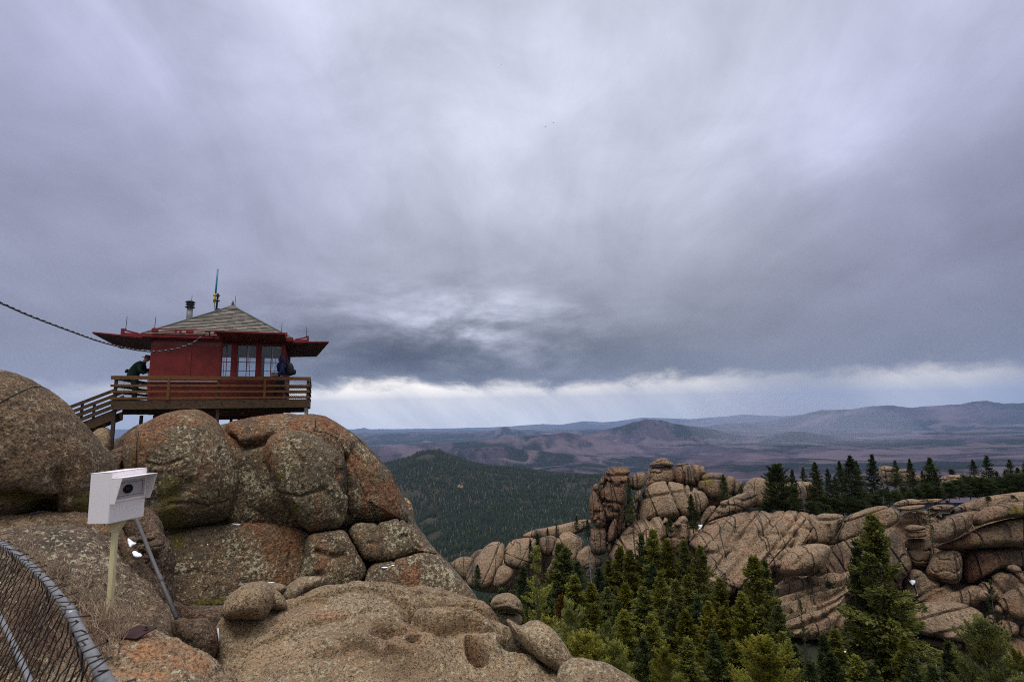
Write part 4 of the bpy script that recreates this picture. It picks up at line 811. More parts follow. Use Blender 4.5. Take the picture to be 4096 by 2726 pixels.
outcrop('layered granite cliff with dark horizontal overhangs at the right end of the ridge', dict(foot=(3800,2500), slabs=[
  (Z7, 88, 3., [(300,960),(312,900),(345,830),(380,750),(432,715),(520,714),(600,720),(664,735),(645,780),(605,860),(560,960),(490,1000),(380,1010)], dict(N_=56, cuts=[([(395,770),(520,780),(650,745)], .3, .5), ([(510,830),(515,960)], .25, .5)])),
  (Z7, 86, 3.4, [(560,950),(600,850),(640,785),(720,722),(840,682),(960,645),(1080,643),(1172,690),(1195,760),(1145,812),(1010,880),(880,910),(760,930),(640,985),(540,1020),(440,1000)], dict(N_=68, grooves=[(25, 2., .3, 6)], cell=.2)),
  (Z7, 84, 4.5, [(520,1030),(660,960),(760,930),(1000,870),(1135,825),(1165,900),(1235,1050),(1305,1200),(1265,1290),(1180,1350),(1080,1480),(850,1500),(600,1400),(470,1250)], dict(N_=72, grooves=[(-60, 2.6, .4, 6)], mat=G['brown'])),
  (Z7, 80, 5., [(-260,1420),(-100,1310),(150,1312),(400,1262),(640,1240),(820,1300),(760,1480),(640,1650),(500,1900),(100,1900),(-260,1700)], dict(N_=84, grooves=[(28, 2.4, .6, 7), (34, 5, .7, 6)], tilt=26, cell=.18, cuts=[([(0,1480),(200,1420),(420,1350),(600,1290)], .4, .8), ([(150,1560),(260,1460),(420,1400)], .4, .6), ([(-100,1390),(100,1350)], .3, .5)])),
  (Z7, 85, 1.6, [(1225,855),(1262,820),(1380,828),(1438,850),(1400,874),(1300,885),(1240,885)], {}),
  (Z7, 85, 1.6, [(1228,915),(1250,888),(1420,888),(1440,915),(1420,942),(1250,945)], {}),
  (Z7, 86, 2.4, [(1235,955),(1440,948),(1478,1010),(1480,1100),(1435,1225),(1320,1225),(1255,1110),(1228,1010)], dict(mat=G['rust'], strata=(1.4,.3))),
  (Z7, 92, 2., [(1110,625),(1200,588),(1280,574),(1370,588),(1480,576),(1565,574),(1605,590),(1560,612),(1400,625),(1130,655)], dict(strata=(.8,.25))),
  (Z7, 89, 1.8, [(1130,665),(1280,640),(1432,630),(1410,668),(1300,688),(1200,690)], {}),
  (Z7, 89, 1.8, [(1430,660),(1590,622),(1725,640),(1650,690),(1560,695),(1450,680)], {}),
  (Z7, 91, 2.2, [(1180,700),(1350,688),(1570,690),(1520,725),(1470,790),(1300,800),(1200,790)], dict(strata=(1.,.3))),
  (Z7, 80, 2.8, [(1475,970),(1500,870),(1560,800),(1640,750),(1780,704),(1882,700),(1872,760),(1862,850),(1750,925),(1610,995),(1520,992)], dict(N_=60, mat=G['brown'], n=3)),
  (Z7, 78, 3.2, [(1868,820),(1888,745),(1960,672),(2100,622),(2230,620),(2360,598),(2560,620),(2560,720),(2340,745),(2150,765),(2000,805),(1890,842)], dict(N_=64, mat=G['brown'], n=3, moss=[([(2280,700),(2340,690)], 1.)])),
  (Z7, 87, 4., [(1560,780),(1640,715),(1700,660),(1850,590),(1980,552),(2100,540),(2340,510),(2560,515),(2560,620),(2230,640),(1900,720),(1700,790)], dict(N_=60, grooves=[(12,1.6,.3,6)])),
  (Z7, 79, 3.6, [(1515,1020),(1600,995),(1780,920),(1950,845),(2150,775),(2356,742),(2600,740),(2600,1000),(2356,1022),(2000,1034),(1800,1045),(1640,1065),(1540,1055)], dict(N_=72, mat=G['brown'], n=3.2, moss=[([(2130,1000),(2190,1010)], .6), ([(1930,990),(1960,1010)], .4)])),
  (Z7, 81, 3.6, [(1425,1250),(1490,1120),(1560,1065),(1760,1062),(1775,1200),(1765,1345),(1700,1385),(1600,1372),(1500,1312),(1435,1305)], dict(N_=64, mat=G['brown'], strata=(1.8,.5))),
  (Z7, 80, 3.8, [(1768,1080),(2000,1045),(2356,1032),(2620,1032),(2620,1250),(2356,1245),(2150,1222),(1960,1325),(1850,1395),(1775,1350)], dict(N_=72, mat=G['red'], n=3)),
  (Z7, 82, 5., [(1180,1350),(1300,1230),(1400,1262),(1440,1315),(1600,1382),(1700,1412),(1800,1402),(1900,1388),(2000,1440),(1950,1560),(1800,1650),(1500,1700),(1250,1600)], dict(N_=64, grooves=[(40,2.4,.4,6)])),
  (Z7, 78, 3.6, [(1890,1400),(2000,1320),(2120,1250),(2200,1285),(2330,1250),(2620,1260),(2620,1500),(2300,1560),(2000,1560)], dict(N_=60, grooves=[(-45,2.4,.4,6)])),
  (Z9, 74, 3.6, [(1425,1000),(1470,930),(1530,900),(1790,888),(1900,918),(2000,960),(2055,1010),(2000,1150),(1880,1222),(1650,1172),(1540,1152),(1440,1070)], dict(N_=72, grooves=[(28,2.2,.35,6)], tilt=18)),
  (Z9, 75, 2., [(1530,1175),(1700,1200),(1885,1225),(1840,1285),(1680,1280),(1540,1268)], dict(mat=G['rust'])),
  (Z9, 72, 3., [(2115,960),(2160,872),(2250,795),(2400,752),(2540,800),(2540,1000),(2356,1055),(2250,1022),(2140,985)], dict(N_=56, mat=G['brown'], grooves=[(-60,2.,.3,6)])),
  (Z9, 72, 2., [(2145,1090),(2168,1022),(2320,1062),(2315,1170),(2165,1140)], {}),
  (Z9, 73, 2., [(2320,1070),(2420,1060),(2440,1180),(2310,1180)], {}),
  (Z9, 74, 2.4, [(2050,1010),(2120,990),(2150,1060),(2140,1150),(2050,1180),(2000,1130)], {}),
  (Z9, 74, 3.6, [(1480,1290),(1700,1290),(1850,1290),(1950,1250),(2150,1160),(2440,1180),(2440,1600),(1500,1600)], dict(N_=60, mat=G['brown'])),
  (Z9, 77, 3., [(700,960),(800,920),(940,905),(1000,960),(960,1080),(900,1180),(850,1280),(760,1280),(760,1140),(700,1050)], dict(N_=56, strata=(1.8,.5))),
  (Z9, 78, 1.8, [(810,970),(850,935),(940,900),(930,950),(870,1010),(830,1000)], dict(N_=32)),
  (Z7, 89, 6., [(560,900),(1100,740),(1500,740),(2600,620),(2600,1500),(2000,1900),(600,1900),(300,1300)], dict(mat=G['brown'], n=5, N_=60, grooves=[(-60,3.,.5,6),(10,4,.5,5)])),
  ]), 82, G['ridge'], **dict(GR, n=4.2))
outcrop('hump of pale rock among the dark trees on the skyline', dict(foot=(3550,1920), slabs=[
  (Z7, 128, 3., [(960,300),(985,272),(1060,262),(1120,280),(1180,300),(1260,285),(1330,340),(1390,360),(1400,430),(1200,470),(980,440)], dict(strata=(1.6,.5))),
  (Z7, 126, 2.5, [(1340,400),(1440,370),(1600,380),(1700,410),(1600,460),(1400,460)], {}),
  ]), 128, G['ridge'], **GR)
outcrop('low pale rock shelf on the skyline at the right, under a small round tree', dict(foot=(3850,1930), slabs=[
  (Z7, 118, 2.2, [(1580,360),(1680,350),(1780,355),(1850,370),(1900,350),(1960,350),(2060,365),(2120,400),(2000,440),(1760,440),(1600,420)], dict(strata=(1.,.35))),
  (Z7, 112, 2.2, [(1600,400),(1750,380),(1900,420),(1800,460),(1620,450)], {}),
  ]), 118, G['ridge'], **GR)
boulder('large oval boulder lying tilted on the middle slab of the ridge', [(20,1250),(30,1190),(60,1140),(150,1060),(250,1012),(400,994),(500,1008),(542,1050),(505,1140),(472,1232),(400,1252),(280,1282),(150,1304),(60,1290)], 79, 3.4, G['ridge'], Z7, n=2.5, N_=60, amp=.02, tilt=12, cuts=[([(170,1210),(250,1130),(330,1060)], .3, .35)])
boulder('small round boulder at the left tip of the large oval boulder', [(-5,1190),(10,1160),(40,1150),(70,1190),(50,1220),(10,1225)], 79, 1.1, G['ridge'], Z7, N_=30, amp=.03)
boulder('small sausage shaped boulder lying on the cliff at the right edge', [(2188,1222),(2230,1194),(2290,1204),(2342,1250),(2322,1282),(2260,1276),(2200,1248)], 75, 1., G['brown'], Z7, N_=32, amp=.03)
boulder('round brown boulder resting halfway down the right hand cliff', [(1978,852),(2000,800),(2060,788),(2102,830),(2092,882),(2030,892),(1985,880)], 72, 1.4, G['brown'], Z9, N_=36, amp=.03)

outcrop('pinkish cliff on the tip of the forested hill far behind the summit rock', dict(foot=(1700,1840), slabs=[
  (Z5, 3290, 50, [(600,580),(620,560),(650,535),(690,520),(735,516),(752,530),(740,560),(690,575),(640,585)], dict(N_=30)),
  (Z5, 3285, 30, [(640,572),(665,548),(700,545),(720,565),(690,580)], dict(N_=20))]), 3290, G['ridge'], n=2.4, amp=.06, cell=.25)
outcrop('tiny pale rock knob sticking out of the middle of the far forest', dict(foot=(1840,1950), slabs=[
  (Z5, 1960, 8, [(888,756),(896,740),(906,734),(914,742),(912,758),(898,764)], dict(N_=16)), (Z5, 1955, 8, [(905,760),(915,744),(928,744),(934,756),(922,766)], dict(N_=16))]), 1960, G['ridge'], n=2.4, amp=.06, cell=.25)
# ------------------------------------------------------------------ the lookout on its deck
SC = .927; DANG = math.radians(20.976); DO = np.array([-15.977, 20.4625, 0.])
dex = np.array([math.cos(DANG), math.sin(DANG), 0]); dey = np.array([-math.sin(DANG), math.cos(DANG), 0]); dez = np.array([0,0,1.])
def fr(u, y, z): return SC*(DO+u*dex+y*dey+z*dez)
U0, U1, Y0, Y1, ZF, ZT = .93, 6.18, 1.1, 6.35, .68, 3.32
cab = empty('lookout_cabin', fr(3.55, 3.72, ZF), 'red wooden fire lookout cabin with shingled hip roof and propped up shutters', 'cabin')
def part(mb, name, mat, par, bevel=0): return mb.build(name, mat, par, bevel)
ZS = 1.70
w = MB(); t = .08
w.box(fr, (U0,Y0,ZF-.02), (U1,Y0+t,ZS)); w.box(fr, (U0,Y1-t,ZF-.02), (U1,Y1,ZS)); w.box(fr, (U0,Y0+t,ZF-.02), (U0+t,Y1-t,ZS)); w.box(fr, (U1-t,Y0+t,ZF-.02), (U1,Y1-t,ZS))
for z in (.86, 1.06, 1.26, 1.46): w.box(fr, (U0-.012,Y0-.014,z), (U1+.012,Y0-.002,z+.03))
part(w, 'wall', MRED, cab)
w = MB(); w.box(fr, (U0-.03,Y0-.06,1.49), (3.60,Y0-.02,1.545)); part(w, 'sill', plain('sill_pale', (.42,.30,.29), .7), cab)
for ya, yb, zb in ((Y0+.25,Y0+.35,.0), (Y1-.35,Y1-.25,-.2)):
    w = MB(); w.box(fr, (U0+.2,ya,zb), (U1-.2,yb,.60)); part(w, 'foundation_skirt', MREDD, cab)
# closed shutters on the left half of the front
for a, b in ((1.00, 2.26), (2.44, 3.585)):
    w = MB(); w.box(fr, (a,Y0-.035,1.56), (b,Y0+.02,3.06)); part(w, 'shutter', MRED, cab)
w = MB(); w.box(fr, (2.265,Y0-.055,1.56), (2.435,Y0+.02,3.06)); part(w, 'batten', MRED, cab)
w = MB(); w.box(fr, (U0+.05,Y0-.045,3.065), (3.60,Y0+.03,3.25)); part(w, 'header_board', redpaint('red_paint_weathered', (.12,.02,.022), (.17,.06,.05), .9), cab)
# corner posts and mullions
for (a, b, y, yy) in ((U0-.02,U0+.10,Y0-.02,Y0+.10), (U1-.12,U1+.02,Y0-.02,Y0+.10), (U0-.02,U0+.10,Y1-.10,Y1+.02), (U1-.12,U1+.02,Y1-.10,Y1+.02)):
    w = MB(); w.box(fr, (a,y,ZF), (b,yy,ZT)); part(w, 'corner_post', MREDB, cab)
def window(c0, c1, wall):
    """one window between two mullions; wall: frame function of (along, depth, z)"""
    z0, z1 = ZS+.03, 3.22; f = .028; m = (c0+c1)/2
    w = MB(); w.box(wall, (c0,.0,z0), (c0+f,.06,z1)); w.box(wall, (c1-f,.0,z0), (c1,.06,z1)); w.box(wall, (c0+f,.0,z0), (c1-f,.06,z0+f)); w.box(wall, (c0+f,.0,z1-f), (c1-f,.06,z1))
    o = part(w, 'window', MREDB, cab)
    w = MB(); w.box(wall, (m-.013,.012,z0+f), (m+.013,.045,2.38)); w.box(wall, (m-.013,.012,2.41), (m+.013,.045,z1-f)); w.box(wall, (c0+f,.012,2.38), (c1-f,.045,2.41))
    part(w, 'muntin', MREDB, o)
    w = MB(); w.box(wall, (c0+f,.025,z0+f), (c1-f,.031,z1-f)); part(w, 'pane', MGLASS, o)
def wf(a, d, z): return fr(a, Y0+d, z)
def wb(a, d, z): return fr(a, Y1-d, z)
def wl(a, d, z): return fr(U0+d, a, z)
def wr(a, d, z): return fr(U1-d, a, z)
for a, b in ((3.60, 4.00), (4.20, 5.005), (5.18, 6.055)): window(a, b, wf)
for a, b in ((3.585, 3.60), (4.0, 4.20), (5.005, 5.18)):
    w = MB(); w.box(fr, (a,Y0-.01,ZS), (b,Y0+.09,ZT)); part(w, 'mullion', MREDB, cab)
for wall, lo, hi in ((wb, U0+.10, U1-.12), (wl, Y0+.1, Y1-.1), (wr, Y0+.1, Y1-.1)):
    n = 4; st = (hi-lo)/n
    for i in range(n):
        window(lo+i*st+.06, lo+(i+1)*st-.06, wall)
        w = MB(); w.box(wall, (lo+(i+1)*st-.06 if i < n-1 else hi-.06, -.0, ZS), (lo+(i+1)*st+.06 if i < n-1 else hi, .08, ZT)); part(w, 'mullion', MREDB, cab)
w = MB(); w.box(fr, (U0+t,Y0+t,ZT-.05), (U1-t,Y1-t,ZT)); part(w, 'ceiling', MINT, cab)
w = MB(); w.box(fr, (U0+t,Y0+t,ZF-.02), (U1-t,Y1-t,ZF)); part(w, 'floor', MWD, cab)
w = MB()
for (a, b, c, d) in ((U0,U1,Y0,Y0+.10), (U0,U1,Y1-.10,Y1)): w.box(fr, (a-.02,c-.02,3.225), (b+.02,d+.02,ZT+.06))
for (a, b) in ((U0,U0+.10), (U1-.10,U1)): w.box(fr, (a-.02,Y0+.13,3.225), (b+.02,Y1-.13,ZT+.06))
part(w, 'top_plate', MREDB, cab)
# roof: hip of split shingles, every course a row of separate boards
pk = np.array([3.55, 3.72, 5.42]); OH = .30; ez = 3.50
cor = [np.array([U0-OH, Y0-OH, ez]), np.array([U1+OH, Y0-OH, ez]), np.array([U1+OH, Y1+OH, ez]), np.array([U0-OH, Y1+OH, ez])]
rv, rf_, sh = [], [], []; rr = random.Random(3)
for k in range(4):
    A_, B_ = cor[k], cor[(k+1) % 4]; nrm = np.cross(B_-A_, pk-A_); nrm /= np.linalg.norm(nrm); NC = 21
    for c in range(NC):
        s0, s1 = c/NC, min((c+1.25)/NC, .985); L0 = A_+(pk-A_)*s0; R0 = B_+(pk-B_)*s0; L1 = A_+(pk-A_)*s1; R1 = B_+(pk-B_)*s1
        n = max(2, int(np.linalg.norm(R0-L0)/.27)); x = [0.]
        while x[-1] < 1: x.append(x[-1]+rr.uniform(.55, 1.45)/n)
        x[-1] = 1.
        for a, b in zip(x[:-1], x[1:]):
            b2 = b-.012/n*2; j = rr.uniform(0, .01); i0 = len(rv); up = nrm*(.045+j); dn = nrm*.012
            sl = -(pk-(A_+B_)/2); sl = sl/np.linalg.norm(sl)*rr.uniform(-.008, .012)
            q = [L0+(R0-L0)*a+sl, L0+(R0-L0)*b2+sl, L1+(R1-L1)*b2, L1+(R1-L1)*a]
            rv += [fr(*(p_+(up if i < 2 else dn))) for i, p_ in enumerate(q)]+[fr(*p_) for p_ in q]
            rf_ += [[i0,i0+1,i0+2,i0+3],[i0+4,i0+5,i0+1,i0],[i0+5,i0+6,i0+2,i0+1],[i0+7,i0+4,i0,i0+3]]; v_ = rr.random()**1.3; sh += [v_]*4
me = mesh_np('roof', np.array(rv)-np.array(cab.location), rf_, MSH, False); at = me.attributes.new('shade', 'FLOAT', 'FACE'); at.data.foreach_set('value', np.array(sh, dtype=np.float32))
roof = link('roof', me, cab)
w = MB(); w.hexa([fr(*c) for c in cor]+[fr(*(pk+(c-pk)*.02-np.array([0,0,.02]))) for c in cor]); part(w, 'roof_deck', MREDD, roof)
w = MB()
for c in cor: w.bar(fr(*(c+np.array([0,0,.045]))), fr(*(pk+np.array([0,0,.05]))), .13, .035)
part(w, 'hip_flashing', MFLASH, roof)
w = MB(); b_ = [pk+(c-pk)*.115+np.array([0,0,.07]) for c in cor]; w.hexa([fr(*p_) for p_ in b_]+[fr(*(pk+(c-pk)*.006+np.array([0,0,.11]))) for c in cor])
w.lathe(fr(*(pk+np.array([0,0,.08]))), [(.05,0),(.07,.05),(.045,.08),(.05,.10),(.005,.24)], 10); part(w, 'roof_cap', plain('roof_cap_lead', (.10,.085,.07), .6), roof)
# stove pipe
cb = np.array(fr(1.86, 3.0, 4.1))
w = MB(); w.lathe(cb, [(.12,0),(.12,.98)], 18); ch = part(w, 'chimney', plain('chimney_metal', (.20,.195,.19), .5, .4, .5, 5), cab)
w = MB(); w.lathe(cb+np.array([0,0,.94]), [(.10,0),(.19,.015),(.19,.05),(.13,.07),(.13,.12),(.185,.14),(.185,.16),(.15,.165),(.15,.235),(.195,.245),(.195,.27),(.07,.335),(.01,.34)], 18); part(w, 'chimney_cap', MIRON, ch)
# fascia and the open rail above the front eave
w = MB(); e0, e1 = U0-OH, U1+OH; y0, y1 = Y0-OH, Y1+OH
w.box(fr, (e0,y0-.03,ez-.12), (e1,y0+.03,ez+.02)); w.box(fr, (e0,y1-.03,ez-.12), (e1,y1+.03,ez+.02)); w.box(fr, (e0-.03,y0+.035,ez-.12), (e0+.03,y1-.035,ez+.02)); w.box(fr, (e1-.03,y0+.035,ez-.12), (e1+.03,y1-.035,ez+.02))
part(w, 'fascia', MREDB, cab)
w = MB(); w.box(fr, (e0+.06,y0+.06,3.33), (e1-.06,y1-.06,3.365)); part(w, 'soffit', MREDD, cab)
w = MB(); w.box(fr, (.98,y0-.10,3.70), (U1+.1,y0-.05,3.75)); w.box(fr, (.98,y0-.10,3.56), (U1+.1,y0-.05,3.60))
for u, d in ((.98,.24), (1.82,.07), (2.0,.07), (2.24,.28), (3.30,.18), (3.92,.5), (4.55,.07), (5.3,.14), (5.75,.07), (U1-.12,.22)): w.box(fr, (u,y0-.115,3.602), (u+d,y0-.045,3.698))
part(w, 'eave_rail', MREDB, cab)
# propped shutters (awnings)
def awning(c, th=.05):
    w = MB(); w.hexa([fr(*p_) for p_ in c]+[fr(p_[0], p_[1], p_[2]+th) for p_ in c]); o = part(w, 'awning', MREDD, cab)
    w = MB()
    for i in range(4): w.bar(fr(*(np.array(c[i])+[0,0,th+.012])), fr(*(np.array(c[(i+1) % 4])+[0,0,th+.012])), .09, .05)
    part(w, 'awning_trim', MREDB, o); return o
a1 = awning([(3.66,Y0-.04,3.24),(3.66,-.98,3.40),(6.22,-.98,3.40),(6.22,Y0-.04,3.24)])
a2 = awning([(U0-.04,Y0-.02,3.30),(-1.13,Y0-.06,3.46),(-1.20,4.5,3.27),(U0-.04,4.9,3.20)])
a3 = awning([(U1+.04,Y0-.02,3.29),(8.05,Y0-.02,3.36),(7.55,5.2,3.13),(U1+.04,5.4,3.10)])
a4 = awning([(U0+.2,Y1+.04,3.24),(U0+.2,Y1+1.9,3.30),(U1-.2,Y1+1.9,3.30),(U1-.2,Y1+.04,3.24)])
w = MB(); w.bar(fr(3.3,Y0-.1,3.47), fr(3.3,Y0-.5,3.47), .05, .05); part(w, 'awning_hook', MIRON, a1)
def bracket(p, q, yv):
    w = MB(); w.bar(fr(p[0],yv,p[1]), fr(q[0],yv,q[1]), .09, .13); s = np.sign(q[0]-p[0])
    w.box(fr, (min(q[0], q[0]+.1*s), yv-.07, q[1]-.08), (max(q[0], q[0]+.1*s), yv+.07, q[1]+.24)); w.bar(fr(q[0]-.03*s,yv,q[1]+.17), fr(q[0]-.5*s,yv,q[1]+.05), .07, .06)
    part(w, 'shutter_bracket', MREDB, cab)
bracket((e0+.05,3.48), (-.10,3.50), Y0); bracket((e1-.05,3.40), (7.10,3.44), Y0); bracket((e0+.05,3.46), (-.10,3.48), 4.6); bracket((e1-.05,3.40), (7.10,3.44), 4.6)
for p_, L_ in (((-.05,Y0,3.72),.52), ((.98+.1,y0-.07,3.75),.47), ((pk[0]+.10,pk[1],pk[2]+.05),.48), ((6.02,y0-.07,3.75),.42), ((7.08,Y0,3.66),.44), ((1.90,3.0,5.30),.40)):
    w = MB(); b0 = np.array(fr(*p_)); w.tube([b0, b0+np.array([.012,0,L_])], .010, 6); w.tube([b0-np.array([0,0,.05]), b0+np.array([0,0,.04])], .022, 6); part(w, 'lightning_rod', MIRON, cab)
# inside, seen through the panes
w = MB(); w.box(fr, (1.2,5.65,ZF), (5.9,6.2,1.70)); w.box(fr, (4.9,5.6,1.70), (5.5,6.1,1.86)); b_ = part(w, 'bench', MDARK, cab)
tb = empty('fire_finder', fr(4.35, 3.6, ZF), 'round map table on a stand inside the lookout, behind the middle window', 'map table')
w = MB(); w.lathe(fr(4.35,3.6,ZF), [(.22,0),(.22,.05),(.10,.1),(.10,.98)], 12); part(w, 'stand', MDARK, tb)
w = MB(); w.lathe(fr(4.35,3.6,1.66), [(.40,0),(.42,.03),(.42,.08),(.38,.09)], 24); part(w, 'ring', MIRON, tb)
jg = MB(); jg.lathe(fr(5.62,2.6,1.60), [(.02,0),(.11,.01),(.12,.24),(.05,.32),(.045,.40),(.06,.41)], 14)
tag(jg.build('jug', plain('jug_glaze', (.42,.42,.40), .4), None, 0, fr(5.62,2.6,1.60)), 'pale round jug on the table inside the right hand window', 'jug')
dk = MB(); dk.box(fr, (5.2,2.3,1.54), (6.0,2.9,1.60))
for a, b in ((5.22,2.32),(5.93,2.32),(5.22,2.83),(5.93,2.83)): dk.box(fr, (a,b,ZF), (a+.05,b+.05,1.54))
tag(dk.build('desk', MINT, None, 0, fr(5.6,2.6,ZF)), 'grey desk under the right hand window inside the lookout', 'desk')
for a, ln in ((4.60,1.2), (5.60,1.35)):
    w = MB(); w.tube([fr(a,Y0+.16,3.2), fr(a,Y0+.16,3.2-ln)], .022, 6); w.tube([fr(a+.055,Y0+.16,3.2), fr(a+.055,Y0+.16,3.2-ln*.8)], .014, 6); part(w, 'blind_cord', MWIN, cab)
w = MB(); w.box(fr, (5.86,Y0+.022,3.08), (5.95,Y0+.024,3.12)); part(w, 'sticker', plain('sticker_yellow_green', (.50,.62,.03), .6), cab)
# flag in the window
fl = MB(); fx0, fx1, fz0, fz1, fy = 5.64, 6.02, 1.74, 1.945, Y0+.065; mats = []
fme_v, fme_f, fm_i = [], [], []
def fquad(a, b, c, d, m_, off=0):
    i = len(fme_v); fme_v.extend([fr(a,fy-off,c), fr(b,fy-off,c), fr(b,fy-off,d), fr(a,fy-off,d), fr(a,fy+.004,c), fr(b,fy+.004,c), fr(b,fy+.004,d), fr(a,fy+.004,d)])
    fme_f.extend([[i,i+1,i+2,i+3],[i+7,i+6,i+5,i+4],[i,i+4,i+5,i+1],[i+3,i+2,i+6,i+7]]); fm_i.extend([m_]*4)
sx = fx0+(fx1-fx0)*.42; sh_ = (fz1-fz0)/13
for k in range(13): fquad(sx if k < 13 and k >= 6 else fx0, fx1, fz0+k*sh_, fz0+(k+1)*sh_, 0 if k % 2 == 0 else 1)
fquad(fx0, sx, fz0+6*sh_, fz1, 2)
for r_ in range(5):
    for c in range(6): x_ = fx0+.012+c*(sx-fx0-.02)/5.6; z_ = fz0+6*sh_+.01+r_*.0195; fquad(x_, x_+.007, z_, z_+.007, 1, .002)
me = mesh_np('flag', np.array(fme_v)-np.array(fr(5.83,fy,1.74)), fme_f, plain('flag_red', (.32,.02,.03), .8), False)
me.materials.append(plain('flag_white', (.60,.58,.60), .8)); me.materials.append(plain('flag_blue', (.02,.05,.16), .8)); me.polygons.foreach_set('material_index', np.array(fm_i, dtype=np.int32))
tag(link('flag', me, None, fr(5.83,fy,1.74)), 'small stars and stripes flag hung inside the right hand window', 'flag')
# ---- antenna
an = empty('radio_antenna', fr(2.86, 3.5, 4.95), 'tall blue antenna rod clamped with yellow tape to a short mast on the roof', 'antenna')
m0 = np.array(fr(2.88,3.4,4.9)); mt = np.array(fr(2.93,3.4,5.98)); w = MB(); w.tube([m0, mt], .042, 10); part(w, 'mast', MIRON, an)
w = MB(); r0_ = np.array(fr(2.82,3.35,5.60)); r1_ = np.array(fr(2.86,3.35,7.20)); w.tube([r0_, r1_], [.040,.036], 10); part(w, 'antenna_rod', MBLUE, an)
w = MB(); w.tube([np.array(fr(2.80,3.35,5.50)), np.array(fr(2.812,3.35,5.93))], .052, 10); part(w, 'tape_sleeve', MYEL, an)
for z in (5.60, 5.86):
    w = MB(); w.box(fr, (2.74,3.28,z-.02), (3.0,3.46,z+.02)); w.tube([fr(2.98,3.3,z), fr(3.04,3.3,z)], .02, 6); part(w, 'clamp', MIRON, an)
w = MB(); w.tube([np.array(fr(2.81,3.35,5.50)), np.array(fr(2.83,3.35,5.25)), np.array(fr(2.86,3.36,4.95))], .012, 6); part(w, 'antenna_lead', MBLK, an)
w = MB(); w.bar(fr(2.9,3.3,5.12), fr(3.08,3.3,5.12), .05, .16); part(w, 'mast_bracket', MIRON, an)
# ---- deck
dk_ = empty('viewing_deck', fr(3.66, 3.7, ZF), 'wooden deck with plank railings round the red lookout, standing on the summit rock', 'deck')
DY = 7.6; DU = 7.33
w = MB()
for i in range(int(DY/.155)): w.box(fr, (.02, .07+i*.155, ZF-.07), (DU-.02, .07+i*.155+.145, ZF-.025))
part(w, 'decking', MWD, dk_)
for nm, lo, hi in (('rim_board',(0,-.02,.315),(DU,.06,.685)), ('rim_board',(0,DY-.06,.315),(DU,DY,.685)), ('rim_board',(0,.065,.317),(.07,DY-.065,.683)), ('rim_board',(DU-.07,.065,.317),(DU,DY-.065,.683))):
    w = MB(); w.box(fr, lo, hi); part(w, nm, MWR, dk_, .008)
w = MB()
for y in (1.0, 2.8, 4.6, 6.4): w.box(fr, (.1,y,.12), (DU-.1,y+.1,.60))
for u in (1.2, 2.9, 4.6, 6.2): w.box(fr, (u,.2,.09), (u+.1,DY-.2,.118))
part(w, 'joists', MWD, dk_)
zr = ((1.517,1.668,.045), (1.222,1.318,.04), (.975,1.072,.04), (.712,.806,.04))
for z0, z1, t in zr:
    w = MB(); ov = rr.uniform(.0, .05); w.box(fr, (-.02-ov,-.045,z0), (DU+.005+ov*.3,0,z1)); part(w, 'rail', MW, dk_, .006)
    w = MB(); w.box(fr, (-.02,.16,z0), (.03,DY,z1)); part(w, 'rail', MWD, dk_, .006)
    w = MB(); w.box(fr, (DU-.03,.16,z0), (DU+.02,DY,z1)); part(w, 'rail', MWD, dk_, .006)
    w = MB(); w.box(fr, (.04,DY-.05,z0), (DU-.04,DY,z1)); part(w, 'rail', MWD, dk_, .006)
for u, y in ((.04,.002), (3.66,.002), (DU-.14,.002), (.04,2.5), (.04,5.0), (.04,DY-.16), (DU-.14,2.5), (DU-.14,5.0), (DU-.14,DY-.16), (3.66,DY-.16)):
    w = MB(); w.box(fr, (u,y,.69), (u+.10,y+.10,1.60)); part(w, 'railing_post', MWD, dk_, .005)
for u in (1.87, 5.45):
    w = MB(); w.box(fr, (u,-.085,.70), (u+.10,-.048,1.60)); part(w, 'batten', MW, dk_, .004)
w = MB()
def lattice(mk, a0, a1, z0, z1, st=.085, r_=.0035):
    H = z1-z0; k = a0-H
    while k < a1:
        for s in (1, -1):
            p0, p1 = (k, z0), (k+H, z1)
            if s < 0: p0, p1 = (k+H, z0), (k, z1)
            lo_, hi_ = (p0, p1) if p0[0] < p1[0] else (p1, p0)
            ta = max(0, (a0-lo_[0])/H); tb_ = min(1, (a1-lo_[0])/H)
            if tb_ > ta:
                q0 = [lo_[0]+H*ta, lo_[1]+(hi_[1]-lo_[1])*ta]; q1 = [lo_[0]+H*tb_, lo_[1]+(hi_[1]-lo_[1])*tb_]; w.tube([mk(*q0), mk(*q1)], r_, 3, False)
        k += st
lattice(lambda a, z: fr(a, .03, z), .14, 3.64, .72, 1.55); lattice(lambda a, z: fr(a, .03, z), 3.78, DU-.15, .72, 1.55)
lattice(lambda a, z: fr(DU-.05, a, z), .2, DY-.2, .72, 1.55, .11); lattice(lambda a, z: fr(.06, a, z), .2, DY-.2, .72, 1.55, .11); lattice(lambda a, z: fr(a, DY-.1, z), .2, DU-.2, .72, 1.55, .11)
part(w, 'wire_mesh', MIRON, dk_)
for (u, y, z0) in ((.03,.07,-1.9), (.05,3.5,-1.6), (.05,5.6,-1.2), (3.66,.10,-.55), (7.16,.10,-.6), (1.6,.6,-.8), (3.66,4.,-.6), (7.1,4.,-1.), (7.1,7.3,-1.), (3.6,7.3,-1.), (.05,7.4,-1.)):
    w = MB(); w.box(fr, (u,y,z0), (u+.12,y+.12,.312 if y < .2 else .085)); part(w, 'deck_post', MWD, dk_, .006)
w = MB(); w.box(fr, (7.14,.05,.0), (7.27,.075,.30)); w.tube([fr(7.2,.04,.18), fr(7.2,.06,.18)], .03, 8); part(w, 'post_shoe', MSTEEL, dk_)
